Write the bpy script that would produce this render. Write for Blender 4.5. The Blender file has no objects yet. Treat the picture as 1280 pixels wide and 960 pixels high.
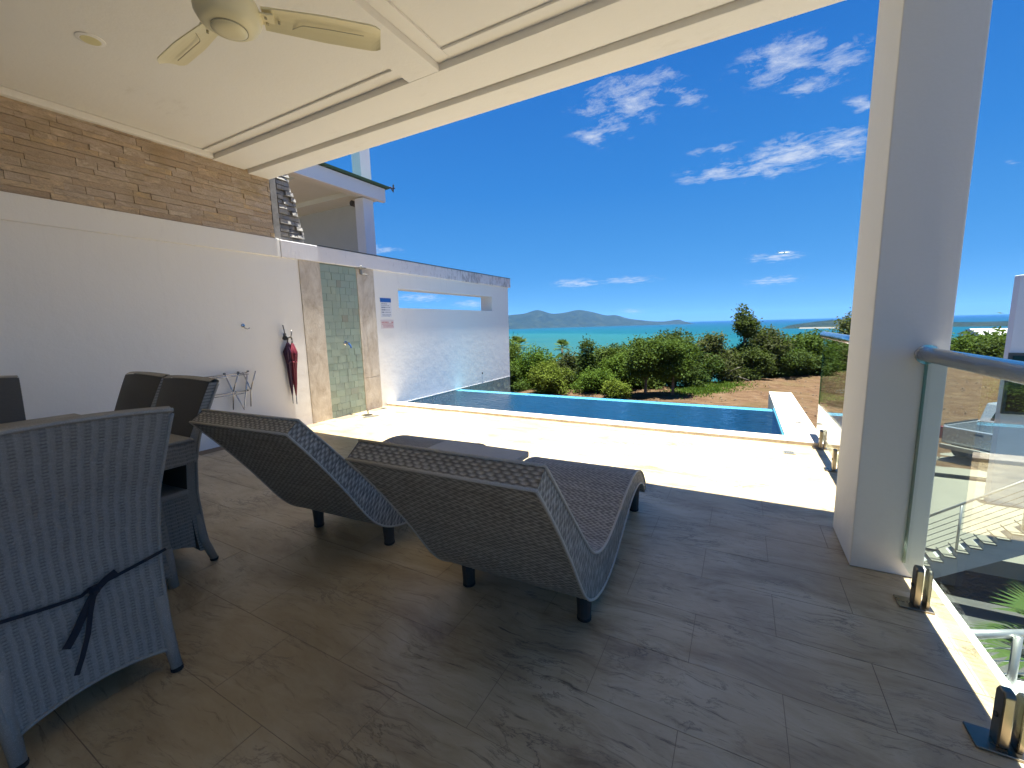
import bpy, math, random
import numpy as np
from mathutils import Vector, Matrix
random.seed(7); rng = np.random.default_rng(7)
S = bpy.context.scene
COL = S.collection
PI = math.pi
# ------------------------------------------------------------------ camera
F = 522.0 / 1280 * 36
cd = bpy.data.cameras.new("camera"); cam = bpy.data.objects.new("camera", cd); COL.objects.link(cam)
cd.sensor_width = 36; cd.lens = F; cd.clip_start = 0.02; cd.clip_end = 60000
yaw, pitch, roll = (math.radians(a) for a in (-28.75, -8.1, -1.42))
fw = Vector((math.sin(yaw)*math.cos(pitch), math.cos(yaw)*math.cos(pitch), math.sin(pitch)))
r0 = Vector((math.cos(yaw), -math.sin(yaw), 0)); u0 = r0.cross(fw)
rt = r0*math.cos(roll)+u0*math.sin(roll); up = -r0*math.sin(roll)+u0*math.cos(roll)
M3 = Matrix((rt, up, -fw)).transposed()
cam.matrix_world = Matrix.Translation((0, 0, 1.3)) @ M3.to_4x4()
S.camera = cam
S.view_settings.view_transform = 'Standard'; S.view_settings.look = 'None'
S.view_settings.exposure = 2.3; S.view_settings.gamma = 1.0
S.cycles.use_denoising = True
S.cycles.max_bounces = 10; S.cycles.diffuse_bounces = 9; S.cycles.glossy_bounces = 4
S.cycles.transparent_max_bounces = 16; S.cycles.transmission_bounces = 6
S.cycles.volume_bounces = 1
S.cycles.sample_clamp_indirect = 4
# ------------------------------------------------------------------ sun and sky
TILT, TILTY = math.radians(1.6), math.radians(-0.4)
sl = bpy.data.lights.new("sun", 'SUN'); sl.energy = 4.4; sl.angle = math.radians(0.53); sl.color = (1, .975, .885)
so = bpy.data.objects.new("sun", sl); COL.objects.link(so); so.rotation_euler = (TILTY, TILT, 0); so.location = (0, 0, 40)
W = bpy.data.worlds.new("World"); S.world = W; W.use_nodes = True
wt = W.node_tree; wn = wt.nodes; wl = wt.links; wn.clear()

class G:
    """tiny helper for wiring node trees"""
    def __init__(s, tree): s.t = tree
    def n(s, typ, **kw):
        nd = s.t.nodes.new(typ)
        ins = kw.pop('i', {})
        for k, v in kw.items(): setattr(nd, k, v)
        for k, v in ins.items():
            if isinstance(v, bpy.types.NodeSocket): s.t.links.new(v, nd.inputs[k])
            else: nd.inputs[k].default_value = v
        return nd
    def m(s, op, a, b=0.0, c=0.0, clamp=False):
        nd = s.t.nodes.new('ShaderNodeMath'); nd.operation = op; nd.use_clamp = clamp
        for k, v in enumerate((a, b, c)):
            if isinstance(v, bpy.types.NodeSocket): s.t.links.new(v, nd.inputs[k])
            else: nd.inputs[k].default_value = v
        return nd.outputs[0]
    def v(s, op, a, b=(0, 0, 0), out=0):
        nd = s.t.nodes.new('ShaderNodeVectorMath'); nd.operation = op
        for k, x in enumerate((a, b)):
            if isinstance(x, bpy.types.NodeSocket): s.t.links.new(x, nd.inputs[k])
            else: nd.inputs[k].default_value = x
        return nd.outputs[out]
    def mix(s, f, a, b, mode='MIX'):
        nd = s.t.nodes.new('ShaderNodeMix'); nd.data_type = 'RGBA'; nd.blend_type = mode
        for k, x in ((0, f), (6, a), (7, b)):
            if isinstance(x, bpy.types.NodeSocket): s.t.links.new(x, nd.inputs[k])
            else: nd.inputs[k].default_value = x if k == 0 else (*x, 1)[:4]
        return nd.outputs[2]
    def ramp(s, f, stops, interp='LINEAR'):
        nd = s.t.nodes.new('ShaderNodeValToRGB'); nd.color_ramp.interpolation = interp
        e = nd.color_ramp.elements
        while len(e) < len(stops): e.new(0.5)
        for el, (p, c) in zip(e, stops):
            el.position = p; el.color = (*c, 1) if len(c) == 3 else c
        s.t.links.new(f, nd.inputs[0]); return nd.outputs[0]
    def noise(s, vec, scale, detail=4, rough=.55, dist=0.0):
        nd = s.n('ShaderNodeTexNoise', i={'Scale': scale, 'Detail': detail, 'Roughness': rough, 'Distortion': dist})
        if vec is not None: s.t.links.new(vec, nd.inputs['Vector'])
        return nd.outputs[0]
    def link(s, a, b): s.t.links.new(a, b)

g = G(wt)
sky = g.n('ShaderNodeTexSky', sky_type='NISHITA', sun_disc=False, sun_elevation=PI/2-TILT, sun_rotation=PI/2,
          altitude=50, air_density=0.55, dust_density=0.05, ozone_density=2.5)
hs = g.n('ShaderNodeHueSaturation', i={'Saturation': 1.5, 'Value': 0.75, 'Hue': 0.503, 'Color': sky.outputs[0]})
D = g.v('NORMALIZE', g.n('ShaderNodeTexCoord').outputs['Generated'])
sep = g.n('ShaderNodeSeparateXYZ', i={0: D})
el_ = g.m('MULTIPLY', sep.outputs[2], 1.0, clamp=True)
grad = g.ramp(el_, [(0.0, (.17, .49, .86)), (.03, (.145, .47, .87)), (.1, (.10, .38, .84)), (.28, (.048, .275, .77)), (.5, (.026, .19, .66)), (1.0, (.022, .16, .56))])
grad = g.mix(1.0, grad, (3.75, 3.75, 3.75), 'MULTIPLY')
skybase = g.mix(.9, hs.outputs[0], grad)
zc = g.m('MAXIMUM', g.m('ADD', sep.outputs[2], 0.09), 0.02)
pv = g.v('MULTIPLY', D, (1, 1, 1))
pl = g.n('ShaderNodeCombineXYZ', i={0: g.m('DIVIDE', sep.outputs[0], zc), 1: g.m('DIVIDE', sep.outputs[1], zc), 2: 0.0}).outputs[0]
nz = g.noise(g.v('MULTIPLY', pl, (1, 1.25, 1)), 7.5, 14, .72, .25)
nz2 = g.noise(pl, 1.6, 4, .5)
CL = [(-0.2196,0.8785,0.4243, 0.9634,0.1256,0.2369, 0.1047,0.0566,1),(-0.2848,0.8833,0.3725, 0.8685,0.4016,-0.2905, 0.0488,0.0166,1),
(0.0480,0.9026,0.4278, 0.9988,-0.0425,-0.0237, 0.0813,0.0344,1.1),(0.0797,0.9178,0.3890, 0.9944,-0.0465,-0.0954, 0.0439,0.0184,1.1),
(0.1141,0.9051,0.4095, 0.9871,-0.1500,0.0552, 0.0431,0.0307,1),(-0.0507,0.9573,0.2847, 0.9981,0.0580,-0.0197, 0.0831,0.0175,1.15),
(0.0600,0.9548,0.2910, 0.9935,-0.0858,0.0745, 0.0878,0.0308,1.35),(0.1341,0.9467,0.2928, 0.9909,-0.1267,-0.0458, 0.0481,0.0287,1.2),
(0.1535,0.9267,0.3430, 0.9617,-0.0609,-0.2674, 0.0236,0.0116,1),(-0.1072,0.9043,0.4132, 0.9221,0.2452,-0.2992, 0.0580,0.0193,.8),
(-0.3391,0.9364,0.0906, 0.9387,0.3427,-0.0384, 0.0583,0.0108,1.25),(-0.2284,0.9692,0.0925, 0.9736,0.2283,0.0021, 0.0725,0.0088,1.05),
(0.0532,0.9915,0.1187, 0.9985,-0.0539,-0.0024, 0.0502,0.0108,1.15),(0.0492,0.9961,0.0735, 0.9983,-0.0519,0.0267, 0.0538,0.0094,1.1),
(0.3346,0.9179,0.2133, 0.9246,-0.2767,-0.2617, 0.0128,0.0044,.9),(-0.2198,0.9753,0.0233, 0.9751,0.2196,-0.0321, 0.0314,0.0072,1),
(-0.7065,0.6873,0.1688, 0.7009,0.7127,0.0265, 0.0566,0.0100,1),(-0.6501,0.7569,0.0663, 0.7587,0.6514,-0.0109, 0.0628,0.0108,1.1),
(-0.5565,0.8293,0.0499, 0.8302,0.5571,-0.0200, 0.0560,0.0092,1.1),(-0.0655,0.9437,0.3242, 0.9962,0.0803,-0.0344, 0.0483,0.0113,.8)]
mask = None
for (cx, cy, cz, ex, ey, ez, a, b, k) in CL:
    c = Vector((cx, cy, cz)); e1 = Vector((ex, ey, ez)); e2 = c.cross(e1)
    pa = g.m('DIVIDE', g.v('DOT_PRODUCT', D, tuple(e1), 1), a*1.4)
    pb = g.m('DIVIDE', g.v('DOT_PRODUCT', D, tuple(e2), 1), b*1.45)
    rr = g.m('SQRT', g.m('ADD', g.m('MULTIPLY', pa, pa), g.m('MULTIPLY', pb, pb)))
    mk = g.m('MULTIPLY', g.m('SUBTRACT', 1.0, rr, clamp=True), k)
    fr = g.m('GREATER_THAN', g.v('DOT_PRODUCT', D, tuple(c), 1), 0.0)
    mk = g.m('MULTIPLY', mk, fr)
    mask = mk if mask is None else g.m('MAXIMUM', mask, mk)
cov = g.m('SUBTRACT', g.m('ADD', g.m('MULTIPLY', nz, 3.2), g.m('MULTIPLY', mask, .85)), 1.95)
cov = g.m('MULTIPLY', g.m('MULTIPLY', cov, .85, clamp=True), g.m('MULTIPLY', mask, 2.2, clamp=True))
skyc = g.mix(g.m('MULTIPLY', cov, .84), skybase, (3.6, 3.75, 3.9))
bg = g.n('ShaderNodeBackground', i={'Color': skyc, 'Strength': 0.05})
g.link(bg.outputs[0], g.n('ShaderNodeOutputWorld').inputs[0])

# ------------------------------------------------------------------ materials
MATS = {}
def mat(name, fn, **kw):
    m = bpy.data.materials.new(name); m.use_nodes = True
    t = m.node_tree; t.nodes.clear(); q = G(t)
    out = q.n('ShaderNodeOutputMaterial')
    b = q.n('ShaderNodeBsdfPrincipled')
    q.link(b.outputs[0], out.inputs[0])
    fn(q, b, out)
    MATS[name] = m; return m
def pos(q): return q.n('ShaderNodeNewGeometry').outputs['Position']
def sc(q, v, s): return q.v('MULTIPLY', v, s)
def bump(q, b, h, strength, dist):
    nd = q.n('ShaderNodeBump', i={'Strength': strength, 'Distance': dist, 'Height': h}); q.link(nd.outputs[0], b.inputs['Normal'])
def setb(q, b, **k):
    for n_, v in k.items():
        key = {'col': 'Base Color', 'rough': 'Roughness', 'metal': 'Metallic', 'spec': 'Specular IOR Level'}[n_]
        if isinstance(v, bpy.types.NodeSocket): q.link(v, b.inputs[key])
        else: b.inputs[key].default_value = (*v, 1) if isinstance(v, tuple) else v
def plain(name, c, rough=.5, metal=0.0, var=.12, nscale=30, bm=0.0, spec=.5):
    def fn(q, b, out):
        n1 = q.noise(pos(q), nscale, 4)
        setb(q, b, col=q.mix(n1, tuple(x*(1-var) for x in c), tuple(x*(1+var) for x in c)), metal=metal, spec=spec,
             rough=q.m('ADD', q.m('MULTIPLY', q.noise(pos(q), nscale*.4, 3), .2), rough-.1))
        if bm: bump(q, b, q.noise(pos(q), nscale*3, 4), .4, bm)
    return mat(name, fn)
def plaster(name, c, dirt, blue=None):
    def fn(q, b, out):
        p = pos(q)
        n1 = q.noise(p, 1.3, 6, .6); n2 = q.noise(sc(q, p, (1, 3, .6)), 5, 5, .6); n3 = q.noise(p, 60, 3)
        cc = q.mix(q.m('MULTIPLY', n1, .9, clamp=True), c, tuple(x*.93 for x in c))
        st = q.m('MULTIPLY', q.m('SUBTRACT', q.m('MULTIPLY', n2, n1), .34, clamp=True), 2.2, clamp=True)
        cc = q.mix(q.m('MULTIPLY', st, .5), cc, dirt)
        stk = q.m('MULTIPLY', q.m('SUBTRACT', q.noise(sc(q, p, (1, 9, .35)), 3.0, 6, .7), .56, clamp=True), q.m('MULTIPLY', q.m('SUBTRACT', q.n('ShaderNodeSeparateXYZ', i={0: p}).outputs[2], 1.2, clamp=True), 2.4, clamp=True), clamp=True)
        stk = q.m('MULTIPLY', stk, q.m('LESS_THAN', q.n('ShaderNodeSeparateXYZ', i={0: p}).outputs[2], 2.6))
        cc = q.mix(q.m('MULTIPLY', stk, .45, clamp=True), cc, dirt)
        setb(q, b, col=cc, rough=.75, spec=.25)
        base_ = q.m('SUBTRACT', 1.0, q.m('MULTIPLY', q.n('ShaderNodeSeparateXYZ', i={0: p}).outputs[2], 2.2), clamp=True)
        gr = q.m('MULTIPLY', base_, q.m('MULTIPLY', q.m('SUBTRACT', q.noise(p, 4.5, 6, .7), .42, clamp=True), 3.0, clamp=True))
        q.link(q.mix(q.m('MULTIPLY', gr, .3), cc, dirt), b.inputs['Base Color'])
        bump(q, b, q.m('ADD', q.m('MULTIPLY', n3, .3), q.noise(p, 7, 4)), .35, .008)
    return mat(name, fn)
M_white = plaster('white_render', (.84, .81, .755), (.45, .42, .4))
M_ceil = plaster('ceiling_paint', (.87, .85, .80), (.5, .45, .37))
M_col = plaster('column_paint', (.775, .76, .705), (.5, .48, .45))
M_far_white = plaster('neighbour_render', (.7, .71, .73), (.5, .5, .5))
def capfn(q, b, out):
    p = pos(q); s_ = q.n('ShaderNodeSeparateXYZ', i={0: p})
    n1 = q.noise(sc(q, p, (1, 1.2, 1)), 3.2, 7, .68, .6); n2 = q.noise(sc(q, p, (1, 5, .5)), 6, 6, .7)
    far = q.m('MULTIPLY', q.m('SUBTRACT', s_.outputs[1], 5.2), .4, clamp=True)
    st = q.m('MULTIPLY', q.m('SUBTRACT', q.m('ADD', q.m('MULTIPLY', n1, .6), q.m('MULTIPLY', n2, .6)), q.m('SUBTRACT', .70, q.m('MULTIPLY', far, .14))), 5.0, clamp=True)
    c = q.mix(st, (.70, .68, .69), (.17, .145, .14))
    st2 = q.m('MULTIPLY', q.m('SUBTRACT', q.noise(p, 4.5, 5), .56, clamp=True), q.m('MULTIPLY', far, 3.5), clamp=True)
    c = q.mix(st2, c, (.4, .24, .19))
    setb(q, b, col=c, rough=.85, spec=.2); bump(q, b, q.m('ADD', n1, n2), .4, .01)
M_cap = mat('stained_cap_paint', capfn)
def trav(q, b, out):
    o = q.n('ShaderNodeObjectInfo'); p = pos(q)
    rnd = o.outputs['Random']
    off = q.n('ShaderNodeCombineXYZ', i={0: q.m('MULTIPLY', rnd, 37.0), 1: q.m('MULTIPLY', rnd, 91.0), 2: 0.0}).outputs[0]
    pp = sc(q, p, (1, 3.0, 1))
    pp = q.v('ADD', pp, sc(q, q.n('ShaderNodeTexNoise', i={'Vector': p, 'Scale': 1.5, 'Detail': 5}).outputs['Color'], (.45, .7, 0)))
    n1 = q.noise(pp, 1.7, 10, .68, .5); n2 = q.noise(sc(q, pp, (1, 1.8, 1)), 9.0, 9, .78, .3); n3 = q.noise(q.v('ADD', p, off), 1.2, 3)
    nw = q.noise(p, .55, 4)
    c = q.ramp(n1, [(.30, (.20, .145, .078)), (.42, (.385, .30, .175)), (.55, (.50, .41, .255)), (.72, (.60, .52, .365))])
    c = q.mix(q.m('MULTIPLY', q.m('SUBTRACT', n2, .5, clamp=True), 1.6, clamp=True), c, (.56, .475, .36))
    ve = q.m('SUBTRACT', 1.0, q.m('MULTIPLY', q.m('ABSOLUTE', q.m('SUBTRACT', q.noise(pp, 2.6, 9, .68, .5), .5)), 60.0), clamp=True)
    vm = q.m('MULTIPLY', ve, q.m('MULTIPLY', q.m('SUBTRACT', q.noise(p, 2.6, 3), .47, clamp=True), 8.0, clamp=True))
    fs = q.m('MULTIPLY', q.m('SUBTRACT', .44, q.noise(sc(q, pp, (.55, 2.4, 1)), 7.5, 9, .74, .2), clamp=True), 9.0, clamp=True)
    c = q.mix(q.m('MULTIPLY', fs, .9), c, (.075, .053, .034))
    c = q.mix(q.m('MULTIPLY', vm, .85), c, (.09, .06, .036))
    c = q.mix(q.m('MULTIPLY', rnd, .13), c, (.34, .27, .20))
    c = q.mix(q.m('MULTIPLY', q.m('SUBTRACT', nw, .48, clamp=True), 3.2, clamp=True), c, (.34, .235, .105))
    pit = q.m('MULTIPLY', q.m('SUBTRACT', q.noise(sc(q, pp, (.8, 2.2, 1)), 24, 7, .75), .60, clamp=True), 9.0, clamp=True)
    c = q.mix(q.m('MULTIPLY', pit, .62), c, (.10, .07, .048))
    setb(q, b, col=c, rough=q.m('ADD', .26, q.m('MULTIPLY', n2, .25)), spec=.5)
    bump(q, b, q.m('SUBTRACT', q.m('MULTIPLY', n2, .35), q.m('ADD', q.m('MULTIPLY', vm, .8), pit)), .35, .004)
M_trav = mat('travertine', trav)
def travv(q, b, out):
    p = pos(q); pp = sc(q, p, (2, 2, 1.1))
    n1 = q.noise(pp, 3.2, 9, .7, .7); n2 = q.noise(pp, 13, 7, .72, .5)
    c = q.ramp(n1, [(.32, (.40, .33, .25)), (.5, (.54, .47, .38)), (.68, (.64, .58, .49))])
    c = q.mix(q.m('MULTIPLY', q.m('SUBTRACT', n2, .55, clamp=True), 3, clamp=True), c, (.36, .30, .24))
    setb(q, b, col=c, rough=.6); bump(q, b, q.m('ADD', n1, n2), .5, .008)
M_travv = mat('travertine_slab', travv)
def stonefn(q, b, out):
    o = q.n('ShaderNodeObjectInfo'); p = pos(q); rnd = o.outputs['Random']
    c = q.ramp(rnd, [(0, (.58, .42, .28)), (.16, (.80, .63, .45)), (.3, (.64, .53, .425)), (.44, (.82, .62, .395)), (.58, (.70, .58, .48)),
                     (.7, (.46, .33, .22)), (.82, (.82, .71, .57)), (.92, (.78, .55, .28)), (1, (.64, .60, .50))], 'CONSTANT')
    n1 = q.noise(sc(q, p, (1, 1, 2.5)), 9, 7, .65, .8); n2 = q.noise(p, 3, 5)
    c = q.mix(q.m('MULTIPLY', q.m('SUBTRACT', n1, .38, clamp=True), 2.2, clamp=True), tuple([0.48, .375, .27]), c)
    c = q.mix(q.m('MULTIPLY', q.m('SUBTRACT', n2, .52, clamp=True), 3, clamp=True), c, (.40, .30, .17))
    setb(q, b, col=c, rough=.88, spec=.2); bump(q, b, q.noise(sc(q, p, (1, 1, 2)), 24, 7, .7), .9, .02)
M_stone = mat('ledge_stone', stonefn)
def greenfn(q, b, out):
    o = q.n('ShaderNodeObjectInfo'); p = pos(q); rnd = o.outputs['Random']
    c = q.ramp(rnd, [(0, (.21, .285, .235)), (.3, (.26, .335, .275)), (.55, (.235, .30, .26)), (.8, (.29, .355, .285)), (.96, (.24, .30, .25)), (1, (.21, .195, .15))], 'LINEAR')
    n1 = q.noise(p, 14, 6, .65); n2 = q.noise(p, 2.2, 4)
    c = q.mix(q.m('MULTIPLY', n1, .6), c, (.30, .36, .30))
    c = q.mix(q.m('MULTIPLY', q.m('SUBTRACT', n2, .5, clamp=True), 2, clamp=True), c, (.33, .35, .24))
    setb(q, b, col=c, rough=.42); bump(q, b, n1, .5, .004)
M_green = mat('green_stone_tile', greenfn)
M_grout = plain('green_grout', (.22, .26, .22), .8)
M_mortar = plain('grey_mortar', (.26, .24, .22), .9, bm=.004)
M_bead = plain('rough_cement', (.27, .26, .245), .9, nscale=14, bm=.006, var=.5)
def wickfn(c1, c2, gap=-.05):
    def fn(q, b, out):
        tc = q.n('ShaderNodeTexCoord').outputs['Object']
        n1 = q.noise(sc(q, tc, (30, 200, 200)), 1, 3); n2 = q.noise(tc, 6, 4); n3 = q.noise(tc, 420, 2)
        c = q.mix(n1, c1, c2); c = q.mix(q.m('MULTIPLY', n2, .5), c, tuple(x*.72 for x in c1))
        c = q.mix(q.m('MULTIPLY', q.m('SUBTRACT', n3, .5, clamp=True), 1.5, clamp=True), c, tuple(min(1, x*1.6) for x in c2))
        at = q.n('ShaderNodeAttribute', attribute_name='strand').outputs['Fac']
        c = q.mix(q.m('MULTIPLY', q.m('ADD', q.m('MULTIPLY', at, 1.5), gap, clamp=True), 1.0, clamp=True), (.02, .018, .017), c)
        setb(q, b, col=c, rough=.55, spec=.28); bump(q, b, n3, .3, .0015)
    return fn
M_wick = mat('lounger_rattan', wickfn((.32, .295, .25), (.54, .505, .435), .10))
M_wickc = mat('chair_rattan', wickfn((.235, .222, .192), (.37, .355, .31), .22))
M_leg = plain('dark_leg_plastic', (.04, .038, .036), .5)
M_black = plain('black_rubber', (.015, .015, .016), .6)
M_cloth_dk = plain('dark_ribbon', (.018, .02, .028), .9, bm=.001)
M_steel = plain('stainless_steel', (.55, .55, .52), .42, .8, var=.05)
M_rail = plain('rail_steel', (.60, .61, .63), .2, 1.0, var=.04)
M_bronze = plain('spigot_metal', (.23, .20, .155), .3, 1.0, var=.15)
M_chrome = plain('chrome', (.45, .45, .46), .18, 1.0, var=.05)
M_iron = plain('hook_metal', (.10, .10, .105), .35, .9)
M_fan = plain('cream_fan_enamel', (.80, .73, .47), .35, var=.05, nscale=5)
M_fanline = plain('fan_seam', (.40, .36, .23), .5)
M_lampw = plain('downlight_glass', (.72, .66, .36), .3, var=.06, nscale=25)
M_red = plain('red_umbrella_nylon', (.16, .012, .028), .55, var=.25, nscale=20)
M_plum = plain('plum_umbrella_nylon', (.05, .012, .04), .55, var=.25, nscale=20)
M_paper = plain('notice_paper', (.70, .70, .72), .6, var=.04)
M_blue = plain('notice_blue', (.02, .12, .42), .5, var=.06)
M_ink = plain('notice_ink', (.22, .24, .30), .6)
M_redink = plain('notice_red_ink', (.48, .2, .2), .6)
M_pink = plain('notice_pink_paper', (.66, .58, .57), .6, var=.05)
M_roofgreen = plain('mossy_gutter', (.03, .07, .03), .8, nscale=9, var=.4)
M_soff = plain('neighbour_soffit', (.62, .66, .63), .7, var=.05, nscale=4)
M_slat = plain('neighbour_panel', (.42, .45, .45), .6, var=.06, nscale=4)
M_conc = plain('pale_concrete', (.15, .145, .115), .8, nscale=2.5, var=.18, bm=.004)
M_stair = plain('stair_concrete', (.44, .46, .44), .8, nscale=3, var=.18, bm=.004)
M_yard_shade = plain('shade_dark_yard', (.06, .06, .056), .85, nscale=5, var=.3, bm=.006)  # shade over the lower yard is put into this dark base colour
M_truck = plain('silver_truck_paint', (.42, .45, .48), .25, .6, var=.04)
M_glassdk = plain('dark_window_glass', (.012, .018, .02), .08)
M_tail = plain('red_tail_lamp', (.25, .012, .012), .2)
M_alu = plain('window_frame', (.05, .06, .06), .4)
M_shed = plain('white_roof_sheet', (.42, .43, .44), .5)
M_plane = plain('plane_white', (.7, .72, .74), .3)
M_bark = plain('bark', (.12, .09, .065), .9, nscale=12, var=.35, bm=.02)
M_deadwood = plain('bleached_deadwood', (.16, .145, .12), .9)
M_drain = plain('drain_steel', (.26, .25, .22), .45, .6, var=.2)
def gridfn(q, b, out):
    p = pos(q)
    setb(q, b, col=(.16, .22, .22), rough=.4)
M_basin = plain('pool_tile', (.036, .17, .265), .4, nscale=6, var=.25)
def leaf(name, c1, c2, trans=.25):
    def fn(q, b, out):
        o = q.n('ShaderNodeObjectInfo'); p = pos(q)
        n1 = q.noise(p, 1.1, 3); n2 = q.n('ShaderNodeTexWhiteNoise', noise_dimensions='3D')
        q.link(q.v('SNAP', p, (.22, .22, .22)), n2.inputs['Vector'])
        f = q.m('ADD', q.m('MULTIPLY', n1, .6), q.m('MULTIPLY', n2.outputs['Value'], .4))
        c = q.mix(f, c1, c2); c = q.mix(q.m('MULTIPLY', o.outputs['Random'], .35), c, (.10, .105, .035))
        setb(q, b, col=c, rough=.75, spec=.08)
        tr = q.n('ShaderNodeBsdfTranslucent', i={'Color': q.mix(.35, c, (.16, .24, .02))})
        mx = q.n('ShaderNodeMixShader', i={0: trans, 1: b.outputs[0], 2: tr.outputs[0]})
        q.link(mx.outputs[0], out.inputs[0])
    return mat(name, fn)
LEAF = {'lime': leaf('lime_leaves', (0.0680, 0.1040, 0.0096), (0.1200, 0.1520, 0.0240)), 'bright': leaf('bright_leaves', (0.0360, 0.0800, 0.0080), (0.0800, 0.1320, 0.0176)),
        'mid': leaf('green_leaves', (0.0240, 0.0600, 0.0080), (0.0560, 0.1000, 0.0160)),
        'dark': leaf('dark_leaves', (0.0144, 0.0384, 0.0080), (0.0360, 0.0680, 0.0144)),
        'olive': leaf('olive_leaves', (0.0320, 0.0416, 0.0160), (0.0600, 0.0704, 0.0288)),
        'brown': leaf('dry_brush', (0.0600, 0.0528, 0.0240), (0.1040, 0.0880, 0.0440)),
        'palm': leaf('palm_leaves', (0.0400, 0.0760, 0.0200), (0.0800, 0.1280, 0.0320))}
def groundfn(q, b, out):
    p = pos(q)
    n1 = q.noise(sc(q, p, (1, 1, .5)), .35, 6, .6); n2 = q.noise(sc(q, p, (.7, 1.6, 1)), 2.2, 8, .7); n3 = q.noise(p, 11, 5, .7)
    n5 = q.noise(sc(q, p, (.22, 1.0, 1)), 1.1, 7, .7, .8)
    c = q.ramp(n2, [(.28, (.040, .021, .011)), (.42, (.078, .045, .025)), (.55, (.105, .066, .038)), (.75, (.15, .105, .065))])
    c = q.mix(q.m('MULTIPLY', q.m('SUBTRACT', n5, .5, clamp=True), 2.5, clamp=True), c, (.13, .09, .05))
    peb = q.m('MULTIPLY', q.m('SUBTRACT', n3, .64, clamp=True), 9, clamp=True)
    c = q.mix(q.m('MULTIPLY', peb, .8), c, (.16, .12, .085))
    gr = q.m('MULTIPLY', q.m('SUBTRACT', n1, .53, clamp=True), 6, clamp=True)
    c = q.mix(q.m('MULTIPLY', gr, .4), c, (.075, .065, .024))
    setb(q, b, col=c, rough=.95, spec=.1); bump(q, b, q.m('ADD', n2, q.m('MULTIPLY', n3, .6)), 1.0, .12)
M_ground = mat('red_dirt', groundfn)
def hillfn(q, b, out):
    p = pos(q); n1 = q.noise(p, .012, 8, .65)
    setb(q, b, col=q.ramp(n1, [(.3, (.006, .012, .008)), (.55, (.014, .023, .013)), (.75, (.03, .038, .02))]), rough=.95, spec=.05)
    bump(q, b, q.noise(p, .03, 6, .7), 1, 12)
M_hill = mat('forest_hill', hillfn)
M_sand = plain('beach_sand', (.11, .105, .085), .9, nscale=.05)
def seafn(q, b, out):
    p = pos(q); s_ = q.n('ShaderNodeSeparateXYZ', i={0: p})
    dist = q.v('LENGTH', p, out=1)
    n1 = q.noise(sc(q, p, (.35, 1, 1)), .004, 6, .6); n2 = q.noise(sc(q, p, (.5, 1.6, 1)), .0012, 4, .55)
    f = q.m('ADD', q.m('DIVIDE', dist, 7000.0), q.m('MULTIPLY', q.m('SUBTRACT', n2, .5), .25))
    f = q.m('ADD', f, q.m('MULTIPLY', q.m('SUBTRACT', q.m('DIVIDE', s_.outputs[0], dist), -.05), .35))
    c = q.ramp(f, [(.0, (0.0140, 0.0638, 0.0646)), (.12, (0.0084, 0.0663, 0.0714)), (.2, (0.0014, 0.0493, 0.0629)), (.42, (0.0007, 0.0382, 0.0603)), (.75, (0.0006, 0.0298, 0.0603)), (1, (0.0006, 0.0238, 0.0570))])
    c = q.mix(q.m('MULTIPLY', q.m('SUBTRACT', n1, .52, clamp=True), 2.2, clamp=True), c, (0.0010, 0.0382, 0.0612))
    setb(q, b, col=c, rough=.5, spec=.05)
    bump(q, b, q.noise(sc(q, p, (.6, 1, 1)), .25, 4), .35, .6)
M_sea = mat('turquoise_sea', seafn)
def fres_glass(name, tint, tr_ior, rough, bumpscale=None, bstr=0, bdist=0, shiny=(1, 1, 1), k=1.0):
    m = bpy.data.materials.new(name); m.use_nodes = True; t = m.node_tree; t.nodes.clear(); q = G(t)
    out = q.n('ShaderNodeOutputMaterial')
    tr = q.n('ShaderNodeBsdfTransparent', i={0: (*tint, 1)})
    gl = q.n('ShaderNodeBsdfGlossy', i={0: (*shiny, 1), 1: rough})
    fr = q.n('ShaderNodeFresnel', i={0: tr_ior})
    if not bumpscale:   # thin sheet: the same reflection from either side
        lw_ = q.n('ShaderNodeNewGeometry'); cosv = q.m('ABSOLUTE', q.v('DOT_PRODUCT', lw_.outputs['Incoming'], lw_.outputs['Normal'], 1))
        fr = q.n('ShaderNodeMath', operation='MULTIPLY_ADD', i={0: q.m('POWER', q.m('SUBTRACT', 1.0, cosv, clamp=True), 5.0), 1: .85, 2: .04})
    if bumpscale:
        p = pos(q)
        hgt = q.m('ADD', q.noise(sc(q, p, (1, 1.7, 1)), bumpscale, 3, .5, .3), q.m('MULTIPLY', q.noise(sc(q, p, (1, 1.4, 1)), bumpscale*3.1, 2), .35))
        nb = q.n('ShaderNodeBump', i={'Strength': bstr, 'Distance': bdist, 'Height': hgt})
        q.link(nb.outputs[0], gl.inputs['Normal']); q.link(nb.outputs[0], fr.inputs['Normal'])
    mx = q.n('ShaderNodeMixShader', i={0: q.m('MULTIPLY', fr.outputs[0], k, clamp=True), 1: tr.outputs[0], 2: gl.outputs[0]})
    q.link(mx.outputs[0], out.inputs[0]); MATS[name] = m; return m
M_glass = fres_glass('railing_glass', (.86, .92, .89), 1.45, .01)
M_gedge = fres_glass('glass_edge', (.35, .52, .45), 1.5, .1)
M_water = fres_glass('pool_water', (.34, .66, .86), 1.33, .03, 7.0, .75, .022, k=.8)

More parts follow.
